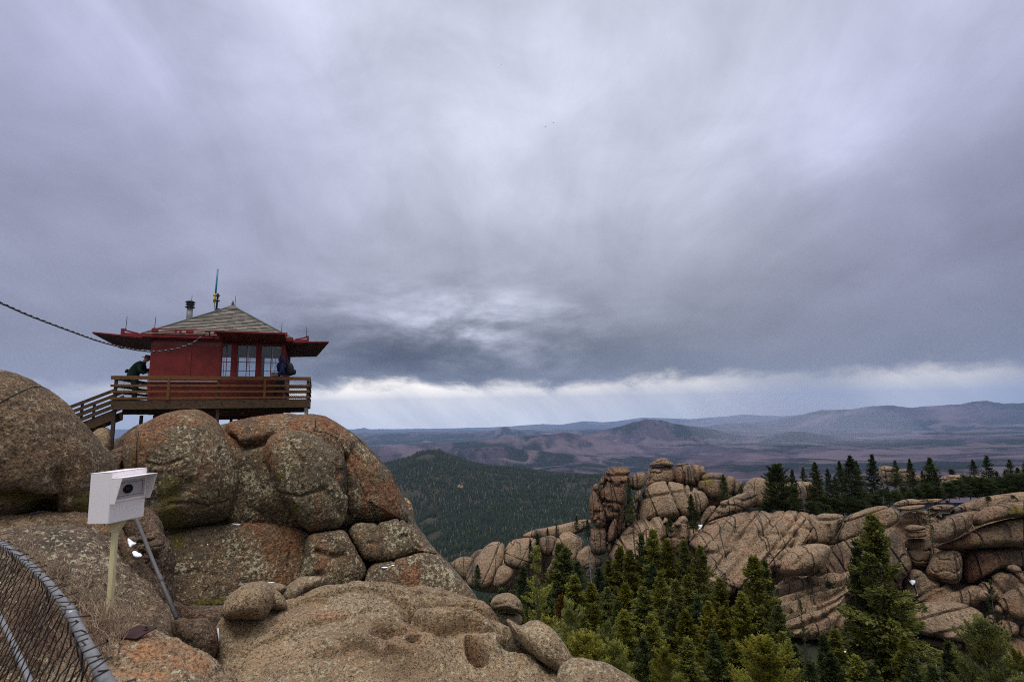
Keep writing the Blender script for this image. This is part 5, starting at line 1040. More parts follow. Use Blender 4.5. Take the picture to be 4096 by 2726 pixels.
# ---- staircase going down to the left behind the ochre boulder
st = empty('staircase', fr(-1.6, .8, -.6), 'brown wooden stairs with plank handrails dropping from the left end of the deck', 'stairs')
def sl(u, z): return z+.47*u
for y in (.35, 1.55):
    w = MB(); w.hexa([fr(-4.2,y,sl(-4.2,-.10)), fr(-.03,y,sl(0,-.10)), fr(-.03,y+.06,sl(0,-.10)), fr(-4.2,y+.06,sl(-4.2,-.10)), fr(-4.2,y,sl(-4.2,.27)), fr(-.03,y,sl(0,.27)), fr(-.03,y+.06,sl(0,.27)), fr(-4.2,y+.06,sl(-4.2,.27))]); part(w, 'stringer', MWR, st)
    for z in (1.10, .88, .64, .42):
        w = MB(); w.bar(fr(-4.2,y-.02,sl(-4.2,z)), fr(-.03,y-.02,sl(0,z)), .045, .115); part(w, 'handrail', MWR, st)
    for u in (-3.9, -2.4, -1.1):
        w = MB(); w.box(fr, (u,y+.005,sl(u,.1)), (u+.09,y+.055,sl(u,1.12))); part(w, 'baluster', MWD, st)
for i in range(14):
    u = -.15-i*.29; w = MB(); w.box(fr, (u-.26,.415,sl(u,.20)-.02), (u,1.545,sl(u,.20)+.02)); part(w, 'tread', MWD, st)
# ------------------------------------------------------------------ people
def skin_mesh(name, chains, mat, parent, frame, sub=2, root=None):
    """chains: lists of (x,y,z,r); points that share coordinates are joined -> one continuous skinned surface"""
    pts, rad, idx, edges = [], [], {}, []
    for ch in chains:
        prev = None
        for x, y, z, r in ch:
            k = (round(x, 4), round(y, 4), round(z, 4))
            if k not in idx: idx[k] = len(pts); pts.append((x, y, z)); rad.append(r)
            if prev is not None and prev != idx[k]: edges.append((prev, idx[k]))
            prev = idx[k]
    me = bpy.data.meshes.new('tmp'); me.from_pydata(pts, edges, []); ob = bpy.data.objects.new('tmp', me); COL.objects.link(ob)
    sk = ob.modifiers.new('s', 'SKIN'); sk.use_smooth_shade = True
    for i, sv in enumerate(me.skin_vertices[0].data):
        r = rad[i]; sv.radius = (r, r) if not hasattr(r, '__len__') else r; sv.use_root = (i == 0)
    ss = ob.modifiers.new('u', 'SUBSURF'); ss.levels = sub; ss.render_levels = sub
    dg = bpy.context.evaluated_depsgraph_get(); dg.update(); m2 = bpy.data.meshes.new_from_object(ob.evaluated_get(dg)); m2.name = name
    bpy.data.objects.remove(ob); n = len(m2.vertices); co = np.empty(n*3); m2.vertices.foreach_get('co', co); co = co.reshape(-1, 3)
    wv = np.array([frame(*p_) for p_ in co]) - np.array(parent.location if parent.parent is None else parent.parent.location)
    m2.vertices.foreach_set('co', wv.ravel().astype(np.float32)); m2.materials.clear(); m2.materials.append(mat)
    m2.polygons.foreach_set('use_smooth', np.ones(len(m2.polygons), dtype=bool)); m2.update()
    return link(name, m2, parent)
def hand(w, d, s=1.):
    """palm, five bent fingers and a side thumb from the wrist w along direction d"""
    w = Vector(w); d = Vector(d).normalized(); a = d.orthogonal().normalized(); b = d.cross(a); ch = []; pm = w+d*.06
    ch.append([(*w, .028), (*(w+d*.03), .032), (*pm, .034)])
    for k, (o, L) in enumerate(((-.03,.075),(-.01,.085),(.01,.08),(.03,.062))):
        p1 = pm+d*.03+a*o; p2 = p1+d*L*.5+b*.01; p3 = p2+d*L*.35+b*.025
        ch.append([(*pm, .034), (*p1, .010), (*p2, .009), (*p3, .007)])
    t1 = w+d*.03+a*-.04; t2 = t1+d*.03+a*-.012; ch.append([(*(w+d*.03), .032), (*t1, .012), (*t2, .009)]); return ch
MSKIN = plain('skin', (.36,.20,.14), .6, 0, .1, 12); MHAIR = plain('hair_dark', (.02,.016,.013), .8)
MJKB = plain('jacket_navy', (.012,.022,.085), .75, 0, .35, 6); MTRB = plain('trousers_black', (.012,.012,.014), .85); MBOOT = plain('boots', (.02,.017,.015), .7)
MJKG = plain('jacket_dark_green', (.008,.026,.019), .75, 0, .35, 6); MTRG = plain('trousers_green', (.010,.026,.018), .8, 0, .35, 6); MHAT = plain('hat_brown', (.085,.06,.042), .85)
def person_frame(u, y, turn, s):
    base = np.array(fr(u, y, ZF)); c, sn = math.cos(turn+DANG), math.sin(turn+DANG)
    return (lambda x, yy, z: base+s*np.array([c*x-sn*yy, sn*x+c*yy, z])), base
# person in blue, walking left along the front of the deck
pf, pb = person_frame(6.13, .62, math.radians(176), 1.03)
A = empty('person', pb, 'person in navy hooded jacket walking left along the deck, carrying a black backpack', 'person')
head = [(.045,0,1.50,.055), (.065,0,1.57,.068), (.085,0,1.645,.098), (.08,0,1.72,.085), (.075,0,1.765,.045)]
armL = [(.02,.19,1.42,.06), (-.02,.24,1.16,.046), (.13,.22,.98,.034), (.19,.20,.97,.028)]; armR = [(.02,-.19,1.42,.06), (-.02,-.24,1.16,.046), (.15,-.22,1.02,.034), (.21,-.20,1.02,.028)]
legL = [(0,.09,.90,.085), (.16,.10,.50,.062), (.20,.10,.10,.042), (.33,.11,.045,.035)]; legR = [(0,-.09,.90,.085), (-.03,-.10,.50,.062), (-.26,-.10,.15,.042), (-.15,-.11,.045,.035)]
tor = [(0,0,.95,.13), (.01,0,1.15,.125), (.02,0,1.38,.13), (.045,0,1.50,.055)]
body = [tor, head, [(.085,0,1.645,.098), (.185,0,1.635,.018)], [(.085,0,1.645,.098), (.165,0,1.59,.03)], [tor[2]]+armL, [tor[2]]+armR, [tor[0]]+legL, [tor[0]]+legR]+hand(armL[-1][:3], (1,0,-.1))+hand(armR[-1][:3], (1,0,-.1))
skin_mesh('body', body, MSKIN, A, pf)
big = lambda ch, k, a=.0: [(x, y, z, r*k+a) for x, y, z, r in ch]
jk = [[(0,0,.84,.165), (0,0,.98,.168), (.01,0,1.15,.165), (.02,0,1.38,.168), (.04,0,1.49,.085)]]
skin_mesh('jacket', jk+[[(.02,0,1.38,.168)]+big(armL[:3], 1.25, .016)]+[[(.02,0,1.38,.168)]+big(armR[:3], 1.25, .016)], MJKB, A, pf)
skin_mesh('hood', [[(.02,0,1.47,.10), (.035,0,1.55,.11), (.045,0,1.66,.135), (.05,0,1.755,.105), (.02,0,1.81,.04)], [(.045,0,1.66,.135), (-.06,0,1.60,.07)]], MJKB, A, pf)
skin_mesh('trousers', [[(0,0,.96,.15), (0,0,.88,.14)]+big(legL[:3], 1.18, .012), [(0,0,.88,.14)]+big(legR[:3], 1.18, .012)], MTRB, A, pf)
for lg in (legL, legR): skin_mesh('boot', [[(lg[2][0],lg[2][1],lg[2][2]+.06,.055), (*lg[2][:3],.055), (*lg[3][:3],.045), (lg[3][0]+.05,lg[3][1],lg[3][2]-.01,.03)]], MBOOT, A, pf)
for s in (-1, 1): skin_mesh('eye', [[(.168,.035*s,1.665,.009), (.172,.035*s,1.665,.008)]], MBLK, A, pf, 1)
B = empty('backpack', pf(-.27,0,1.22), 'bulging black backpack worn by the person in the navy jacket', 'backpack')
skin_mesh('pack_body', [[(-.26,0,.98,.13), (-.30,0,1.08,.175), (-.29,0,1.25,.185), (-.25,0,1.42,.155), (-.20,0,1.50,.07)]], MBLK, B, pf)
skin_mesh('front_pocket', [[(-.42,0,1.0,.06), (-.46,0,1.1,.10), (-.44,0,1.25,.085)]], MBLK, B, pf)
for s in (-1, 1): skin_mesh('shoulder_strap', [[(-.16,.10*s,1.48,.03), (.02,.13*s,1.545,.028), (.19,.13*s,1.40,.028), (.15,.16*s,1.15,.026), (-.12,.17*s,1.05,.026)]], MBLK, B, pf, 1)
# person in green, bending to look into the left hand window
gf, gb = person_frame(.16, 1.9, 0, 1.06)
A = empty('person', gb, 'person in dark green jacket and brimmed hat bending at the left wall of the lookout', 'person')
head = [(.26,0,1.50,.055), (.31,0,1.55,.068), (.37,0,1.605,.098), (.39,0,1.68,.085), (.39,0,1.72,.045)]
armL = [(.20,.20,1.42,.06), (.28,.26,1.15,.046), (.44,.18,1.24,.034), (.48,.13,1.28,.028)]; armR = [(.20,-.20,1.42,.06), (.24,-.26,1.14,.046), (.40,-.18,1.06,.034), (.45,-.15,1.08,.028)]
legL = [(0,.10,.92,.09), (.06,.11,.50,.064), (0,.12,.09,.042), (.14,.13,.045,.035)]; legR = [(0,-.10,.92,.09), (.10,-.11,.50,.064), (.10,-.12,.09,.042), (.24,-.13,.045,.035)]
tor = [(-.02,0,.98,.14), (.05,0,1.20,.13), (.17,0,1.42,.135), (.26,0,1.50,.055)]
skin_mesh('body', [tor, head, [(.37,0,1.605,.098), (.47,0,1.585,.018)], [tor[2]]+armL, [tor[2]]+armR, [tor[0]]+legL, [tor[0]]+legR]+hand(armL[-1][:3], (.5,-.5,.4))+hand(armR[-1][:3], (.5,.5,.4)), MSKIN, A, gf)
skin_mesh('jacket', [[(-.07,0,.80,.205), (-.05,0,.98,.21), (.03,0,1.2,.215), (.15,0,1.42,.20), (.23,0,1.50,.10)], [(.15,0,1.42,.20)]+big(armL[:3], 1.3, .03), [(.15,0,1.42,.20)]+big(armR[:3], 1.3, .03)], MJKG, A, gf)
skin_mesh('trousers', [[(-.03,0,.98,.16), (0,0,.90,.15)]+big(legL[:3], 1.25, .02), [(0,0,.90,.15)]+big(legR[:3], 1.25, .02)], MTRG, A, gf)
for lg in (legL, legR): skin_mesh('boot', [[(lg[2][0],lg[2][1],lg[2][2]+.06,.055), (*lg[2][:3],.055), (*lg[3][:3],.045), (lg[3][0]+.05,lg[3][1],lg[3][2]-.01,.03)]], MBOOT, A, gf)
skin_mesh('hair', [[(.33,0,1.62,.095), (.355,0,1.69,.085)]], plain('hair_grey', (.25,.24,.23), .8), A, gf, 1)
hm = MB(); hx = Vector(gf(.385,0,1.69)); ha = (Vector(gf(.44,0,2.0))-hx).normalized()
hm.lathe(hx-ha*.01, [(.10,-.005),(.19,-.012),(.195,0),(.105,.012),(.10,.07),(.085,.105),(.02,.11)], 20, ha); hm.build('hat', MHAT, A)
cane = MB(); c0 = Vector(gf(.49,-.15,1.10)); cane.tube([c0, c0+Vector((.0,0,-.9))], .014, 6)
tag(cane.build('walking_stick', plain('stick_red_brown', (.22,.06,.03), .6), None, 0, c0-Vector((0,0,.9))), 'reddish walking stick held by the person in green', 'walking stick')
bag = empty('shoulder_bag', gf(-.14,.05,1.10), 'small dark bag slung behind the person in green', 'bag')
skin_mesh('bag_body', [[(-.25,.05,1.08,.06), (-.27,.05,1.15,.075), (-.22,.05,1.24,.05)]], MBLK, bag, gf)
# ------------------------------------------------------------------ cable
cb_ = [(-260,1120,9.5),(-120,1172,10.5),(0,1210,11.2),(120,1262,12.2),(300,1330,13.8),(417,1370,15.2),(533,1397,16.8),(617,1405,17.7),(697,1395,18.4),(767,1372,19.0),(804,1346,19.25),(828,1324,19.35)]
kp = np.array([P(*c) for c in cb_]); tk = np.linspace(0, len(kp)-1, 420)
def crom(p, t):
    i = np.clip(np.floor(t).astype(int), 0, len(p)-2); f = (t-i)[:,None]; g = lambda k: p[np.clip(i+k, 0, len(p)-1)]
    a, b, c, d = g(-1), g(0), g(1), g(2); return .5*((2*b)+(-a+c)*f+(2*a-5*b+4*c-d)*f*f+(-a+3*b-3*c+d)*f**3)
cp = crom(kp, tk); cab_ = empty('power_cable', cp[-1], 'twisted black and white cable sagging in from the left to the lookout eave', 'cable')
seg = np.concatenate([[0], np.cumsum(np.linalg.norm(np.diff(cp, axis=0), axis=1))])
for ph, mt_, rr_ in ((0, MBLK, .016), (math.pi*.8, plain('cable_grey', (.30,.29,.30), .5), .012), (math.pi*1.4, MBLK, .012)):
    w = MB(); pts = []
    for q, s_ in zip(cp, seg): a = s_*2*math.pi/.22+ph; pts.append(q+.015*np.array([0.3*math.cos(a), math.cos(a), math.sin(a)]))
    w.tube(pts, rr_, 6); w.build('strand', mt_, cab_)
w = MB(); e_ = cp[-1]; w.tube([e_-np.array([.02,0,0]), e_+np.array([.10,.05,-.02])], .035, 8); w.tube([e_+np.array([.06,.03,.02]), e_+np.array([.06,.10,-.18])], .02, 6); w.build('insulator', MIRON, cab_)
# thin black wires lying on the rocks: dropped onto the surface that is really there
from mathutils.bvhtree import BVHTree
def bvh_of(names):
    vs, fs = [], []
    for v, f in names: b = sum(len(x) for x in vs); vs.append(v); fs.append(f+b)
    return BVHTree.FromPolygons(np.concatenate(vs).tolist(), np.concatenate(fs).tolist())
ROCKS = bvh_of(list(o_info.values()))
def hit(px, py, off=.012):
    r = Vector(ray(px, py)); h = ROCKS.ray_cast(Vector((0,0,0)), r.normalized(), 400)
    return (np.array(h[0])-np.array(r.normalized())*off) if h[0] is not None else None
def rock_wire(label, pts, r_=.012, mat=MBLK, cat='wire', name='wire', n=60):
    kp = np.array(pts, float); t = np.linspace(0, len(kp)-1, n); pp = crom(np.concatenate([kp, np.zeros((len(kp),1))], 1), t)[:, :2]
    q = [hit(x, y, r_) for x, y in pp]; q = [a for a in q if a is not None]
    q2 = [q[0]]
    for a in q[1:]:
        if np.linalg.norm(a-q2[-1]) < 1.2: q2.append(a)
    w = MB(); w.tube(q2, r_, 5); return tag(w.build(name, mat, None, 0, q2[0]), label, cat)
rock_wire('black wire draped over the top of the ochre boulder', [(-40,1620),(0,1608),(45,1585),(100,1558),(140,1546),(175,1550),(205,1562)], .008)
rock_wire('dark wire running down the front of the egg shaped boulder on its left side', [(556,1722),(548,1770),(545,1820),(543,1870)], .010)
rock_wire('black wire running from the deck post over the right shoulder of the domed granite', [(1242,1652),(1275,1664),(1310,1672),(1360,1695),(1400,1722),(1450,1770),(1510,1830),(1560,1890),(1590,1950)], .011)
rock_wire('black wire looping from the iron stake down the face of the tear shaped block', [(1262,1722),(1300,1730),(1350,1752),(1375,1790),(1385,1850),(1390,1930),(1388,2020)], .009)
rock_wire('thin wire hanging across the blocky granite to the grey slab', [(1440,1930),(1470,2010),(1510,2090),(1560,2170),(1600,2260),(1640,2350)], .008)
def stake(px0, py0, px1, py1, label, r_=.018):
    b = hit(px0, py0, -.05); D = float(b@cf); t = P(px1, py1, D); w = MB(); w.tube([b, t], r_, 8); w.lathe(t-np.array([0,0,.0]), [(r_*1.3,-.01),(r_*1.3,.012),(.002,.014)], 8)
    tag(w.build('iron_stake', MIRON, None, 0, b), label, 'stake')
stake(1258,1732,1263,1680,'black iron stake standing in the rock below the right end of the deck')
# ------------------------------------------------------------------ instrument box on its cream post
B0 = P(432,2095,5.2); B1 = P(575,2064,5.53); B2 = P(348,2096,5.32); T0 = P(447,1889,5.2)
E1, E2, E3 = B1-B0, B2-B0, T0-B0
def bx(a, b, c): return B0+a*E1+b*E2+c*E3
ib = empty('camera_box', bx(.5,.5,0), 'white metal camera box with a hooded round lens on a cream post', 'camera box')
w = MB(); w.box(bx, (0,0,0), (1,1,1)); w.build('housing', MWHITE, ib, .008)
w = MB(); w.box(bx, (-.004,-.004,1.001), (1.004,1.02,1.012)); w.build('lid', MWHITE, ib, .002)
o1 = -.045
w = MB(); w.box(bx, (.015,o1,.40), (.075,-.001,.865)); w.box(bx, (.935,o1,.40), (.985,-.001,.865)); w.box(bx, (.077,o1,.40), (.933,-.001,.45)); w.box(bx, (.077,o1,.815), (.933,-.001,.865)); w.build('window_frame', MWHITE, ib, .003)
w = MB(); w.box(bx, (.079,-.02,.452), (.933,-.002,.813)); w.build('window_panel', plain('panel_lilac_grey', (.50,.45,.475), .35, 0, .04, 3), ib)
w = MB()
for lo, hi in (((.14,-.028,.50),(.88,-.021,.507)), ((.14,-.028,.758),(.88,-.021,.765)), ((.14,-.028,.508),(.149,-.021,.757)), ((.871,-.028,.508),(.88,-.021,.757))): w.box(bx, lo, hi)
w.build('panel_seam', plain('seam_dark', (.12,.11,.12), .6), ib)
nf = -E2/np.linalg.norm(E2); lc = bx(.46,-.02,.635)
w = MB(); w.lathe(lc, [(.046,0),(.046,.012),(.038,.016),(.036,.010),(.002,.010)], 28, nf); w.build('lens', MBLK, ib)
w = MB()
HO, HI = -.50, -.24
def cheek(a0, a1): w.hexa([bx(a0,-.002,.385), bx(a1,-.002,.385), bx(a1,HI,.385), bx(a0,HI,.385), bx(a0,-.002,.875), bx(a1,-.002,.875), bx(a1,HO,.875), bx(a0,HO,.875)])
cheek(.0,.012); cheek(.988,1.0)
w.hexa([bx(-.002,-.002,.876), bx(1.002,-.002,.876), bx(1.002,HO-.01,.876), bx(-.002,HO-.01,.876), bx(-.002,-.002,.89), bx(1.002,-.002,.89), bx(1.002,HO-.01,.886), bx(-.002,HO-.01,.886)])
w.build('hood', MWHITE, ib)
w = MB(); w.box(bx, (.05,1.002,.45), (.14,1.08,.56)); w.box(bx, (.05,1.002,.7), (.1,1.05,.75)); w.box(bx, (.05,1.002,.1), (.1,1.05,.15)); w.build('latch', MIRON, ib)
w = MB(); pt = P(462,2098,5.36); pbm = P(437,2450,5.2); w.tube([pt, pt+(pbm-pt)*.5, pbm], .033, 4); w.build('post', MCREAM, ib, .004)
w = MB(); bc = bx(.42,.35,-.02); w.hexa([pt+np.array(d)-np.array([0,0,.09]) for d in ((-.03,-.03,.02),(.03,-.03,.02),(.03,.03,.02),(-.03,.03,.02))]+[bc+np.array(d) for d in ((-.05,-.05,0),(.085,-.03,.012),(.085,.06,.012),(-.05,.05,0))]); w.build('bracket', MCREAM, ib, .003)
# leaning pipe in the gully
w = MB(); a_, b_ = P(540,2060,7.3), P(706,2470,6.0); w.tube([a_, a_+(b_-a_)*.5+np.array([0,0,-.01]), b_], .023, 12); m_ = a_+(b_-a_)*.66; w.tube([m_-.03*(b_-a_), m_+.03*(b_-a_)], .027, 12)
tag(w.build('pipe', plain('weathered_pipe', (.085,.08,.08), .6, .2, .5, 16), None, 0, b_), 'weathered grey pipe leaning in the gully behind the cream post', 'pipe')
# rusty plate with a square stone
rp = hit(555,2545, 0); pn = np.array([.12,-.25,1.]); pn /= np.linalg.norm(pn); pa = np.cross([0,1,0], pn); pa /= np.linalg.norm(pa); pb_ = np.cross(pn, pa)
def pfm(a, b, c): return rp+np.array([0,0,.045])+a*pa+b*pb_+c*pn
w = MB(); w.hexa([pfm(-.14,-.11,0), pfm(.05,-.10,0), pfm(.12,.07,0), pfm(-.06,.07,0), pfm(-.14,-.11,.012), pfm(.05,-.10,.012), pfm(.12,.07,.012), pfm(-.06,.07,.012)]); w.lathe(pfm(.05,.02,.012), [(.02,0),(.02,.01),(.01,.012),(.009,.035),(.002,.036)], 10, pn)
tag(w.build('rusty_plate', plain('rusted_iron', (.045,.02,.02), .7, .3, .5, 18), None, .002, rp), 'rusty iron plate with a bolt lying on the orange slab', 'iron plate')
# ------------------------------------------------------------------ snow
def snow(label, poly, D, th=.02, Z=(0,0,1), tilt=60, n=3, fix=False):
    q = hit(*(np.mean(np.array([(Z[0]+Z[2]*x, Z[1]+Z[2]*y) for x, y in poly]), 0)), .0)
    if q is not None and not fix: D = float(q@cf)-.01
    return tag(rock('snow_patch', poly, D, th, MSNOW, Z, n=n, N_=16, amp=.05, tilt=tilt), label, 'snow patch', 'patches of old snow')
snow('longest snow patch in the gully directly right of the cream post', [(508,2150),(520,2153),(532,2166),(548,2169),(540,2176),(528,2180),(522,2190),(514,2180)], 6.75, .025, tilt=30, fix=True)
snow('lower snow patch in the gully between the cream post and the leaning pipe', [(526,2206),(540,2200),(552,2208),(566,2212),(570,2224),(552,2228),(536,2226)], 6.7, .025, tilt=30, fix=True)
snow('thin snow streak on top of the wall below the egg shaped boulder', [(710,828),(745,826),(785,832),(770,841),(735,838)], 16, .05, Z4)
snow('thin snow strip on the grey slab at the right foot of the summit rock', [(1720,1124),(1750,1118),(1775,1120),(1760,1128),(1735,1129)], 16, .05, Z4)
snow('tiny snow fleck above the thin snow strip on the grey slab', [(1790,1110),(1805,1106),(1818,1111),(1806,1116)], 16, .04, Z4)
snow('snow lying on the small dark boulder behind the round brown one', [(950,1226),(985,1221),(1020,1226),(990,1231)], 8.25, .04, Z4, fix=True)
snow('narrow upright snow strip left of the pitted slab', [(868,2508),(876,2510),(879,2550),(874,2568),(870,2550)], 6.9, .04, tilt=0)
snow('bright snow patch beside the dark tree at the left end of the middle ridge slab', [(1145,800),(1165,815),(1200,812),(1205,830),(1185,860),(1155,868),(1172,845),(1160,825)], 92, .4, Z6, tilt=30)
snow('bright snow patch in the crack left of the right hand cliff', [(1262,1355),(1290,1340),(1330,1345),(1328,1370),(1315,1385),(1300,1398),(1290,1385)], 78, .4, Z7, tilt=30)
snow('tiny snow spot low in the ridge crack under the larger patch', [(1340,1480),(1350,1478),(1350,1490),(1342,1490)], 77, .2, Z7, tilt=30)
snow('tiny snow spot on the dark chimney blocks of the cliff', [(1232,1050),(1245,1035),(1252,1045),(1240,1060)], 84, .2, Z7, tilt=20)
# stones at the bottom of the gully
rs_ = random.Random(4); w = MB(); cs_, cq_ = cubesphere(4)
for i in range(70):
    c = P(rs_.uniform(500,640), rs_.uniform(2150,2330), rs_.uniform(7.0,7.8)); s = rs_.uniform(.03,.10); sc_ = np.array([rs_.uniform(.7,1.3), rs_.uniform(.7,1.3), rs_.uniform(.5,.8)])*s
    v = cs_*sc_*(1+.25*vnoise(cs_*1.7+i*3.1, i))[:,None]+c; w.add(v, cq_.tolist(), True)
tag(w.build('rubble', G['rust'], None, 0, P(560,2240,7.4)), 'brown broken stones filling the gully under the snow', 'rubble', kind='stuff')
# ------------------------------------------------------------------ chain link fence in the near left corner
rl = [(-260,2080,4.6),(-110,2118,4.15),(0,2171,3.75),(51,2206,3.5),(116,2256,3.15),(185,2324,2.75),(245,2396,2.4),(280,2446,2.2),(316,2514,1.98),(347,2579,1.80),(384,2645,1.62),(428,2726,1.44),(500,2850,1.2)]
kr = np.array([P(*c) for c in rl]); rp_ = crom(kr, np.linspace(0, len(kr)-1, 140))
fe = empty('chain_link_fence', kr[6]-np.array([0,0,1.]), 'rusty chain link fence with a curved galvanised top rail in the near left corner', 'fence')
w = MB(); w.tube(rp_, .0185, 14); w.build('top_rail', MSTEEL, fe)
js = int(140*.565); w = MB(); w.tube(rp_[js:js+6], .0215, 14); w.build('rail_sleeve', MSTEEL, fe)
w = MB(); lo_ = [(-30,2420,3.9),(0,2467,3.7),(60,2588,3.3),(116,2718,3.0),(170,2850,2.8)]; w.tube(crom(np.array([P(*c) for c in lo_]), np.linspace(0, 4, 30)), .017, 10); w.build('lower_rail', MSTEEL, fe)
arc = np.concatenate([[0], np.cumsum(np.linalg.norm(np.diff(rp_, axis=0), axis=1))]); LT = arc[-1]
tn = np.gradient(rp_, axis=0); tn /= np.linalg.norm(tn, axis=1, keepdims=True)
def onrail(s):
    s = min(max(s, 0), LT); q = np.array([np.interp(s, arc, rp_[:,k]) for k in range(3)]); t = np.array([np.interp(s, arc, tn[:,k]) for k in range(3)])
    sd = np.cross(t, [0,0,1.]); sd /= np.linalg.norm(sd); return q, sd
_, sdt = onrail(LT*.6); sgn = 1. if (np.array([0,0,0])-rp_[80])@sdt > 0 else -1.
MWIRE = plain('rusty_wire', (.035,.027,.024), .6, .4, .4, 30)
pitch = .082; w = MB(); rw = random.Random(8); i = 0; s = 0.
while s < LT:
    pts = []; h0 = -rw.uniform(.015,.05); k = 0; h = .02
    q, sd = onrail(s+rw.uniform(-.01,.01)); tip = q+sgn*sd*(rw.uniform(-.03,.03))+np.array([rw.uniform(-.02,.03), rw.uniform(-.02,.02), -h0]); tip2 = tip+np.array([rw.uniform(-.018,.018), rw.uniform(-.018,.018), rw.uniform(-.012,.012)])
    q, sd = onrail(s+.01); pts += [tip2, tip, q+sgn*sd*.035+np.array([0,0,.035])]
    while h < .95:
        q, sd = onrail(s+(.055 if (k+i) % 2 else -.055)+rw.uniform(-.004,.004)); sway = .03+.02*math.sin(s*5+h*4)+(.006 if (k+i) % 2 else -.006)
        pts.append(q+sgn*sd*(sway+.42*h)+np.array([0,0,-h])); h += .048; k += 1
    w.tube(pts, .0029, 5, False); s += pitch; i += 1
w.build('wire_fabric', MWIRE, fe)
# ------------------------------------------------------------------ dry shrubs round the post
MTWIG = plain('dry_twigs', (.36,.26,.175), .85, 0, .35, 30); MTWIG2 = plain('dry_twigs_dark', (.24,.15,.105), .85, 0, .4, 30)
def shrub(label, spots, n, hmin, hmax, seed, mat):
    rr2 = random.Random(seed); w = MB(); base = None
    def grow(p, d, L, r_, lev):
        pts = [p]; q = p.copy(); dd = d.copy(); m = 4
        for i in range(m):
            dd = dd+np.array([rr2.gauss(0,.2), rr2.gauss(0,.2), rr2.gauss(.05,.16)]); dd /= np.linalg.norm(dd); q = q+dd*L/m; pts.append(q.copy())
            if lev < 2 and rr2.random() < (.85 if lev == 0 else .5):
                d2 = dd+np.array([rr2.gauss(0,.55), rr2.gauss(0,.55), rr2.gauss(.25,.3)]); grow(q.copy(), d2/np.linalg.norm(d2), L*rr2.uniform(.4,.7), r_*.7, lev+1)
        w.tube(pts, [r_*(1-.6*i/m) for i in range(m+1)], 3, False)
    for i in range(n):
        px, py, sx_, sy_ = rr2.choice(spots); b = None
        for _ in range(4):
            b = hit(px+rr2.gauss(0, sx_), py+rr2.gauss(0, sy_), -.01)
            if b is not None and 1.8 < b@cf < 7.5: break
        if b is None or not (1.8 < b@cf < 7.5): continue
        if base is None: base = b
        d = np.array([rr2.gauss(0,.36), rr2.gauss(-.12,.36), 1.]); grow(b, d/np.linalg.norm(d), rr2.uniform(hmin, hmax), rr2.uniform(.0045,.0075), 0)
    tag(w.build('dry_shrub', mat, None, 0, base), label, 'shrub', 'leafless shrubs beside the fence')
shrub('dense tangle of pale leafless twigs round the foot of the cream post', [(400,2480,40,50),(330,2420,60,60),(430,2540,40,50),(300,2500,50,60)], 150, .10, .26, 3, MTWIG)
shrub('loose pale twigs behind the top of the fence rail at the left edge', [(40,2300,70,40),(120,2260,50,40),(170,2330,50,40),(230,2390,50,40)], 80, .10, .30, 4, MTWIG)
shrub('reddish brown twigs below the fence rail near the bottom left corner', [(150,2560,90,80),(60,2480,70,80),(250,2620,80,70),(350,2650,50,60)], 150, .12, .30, 5, MTWIG2)
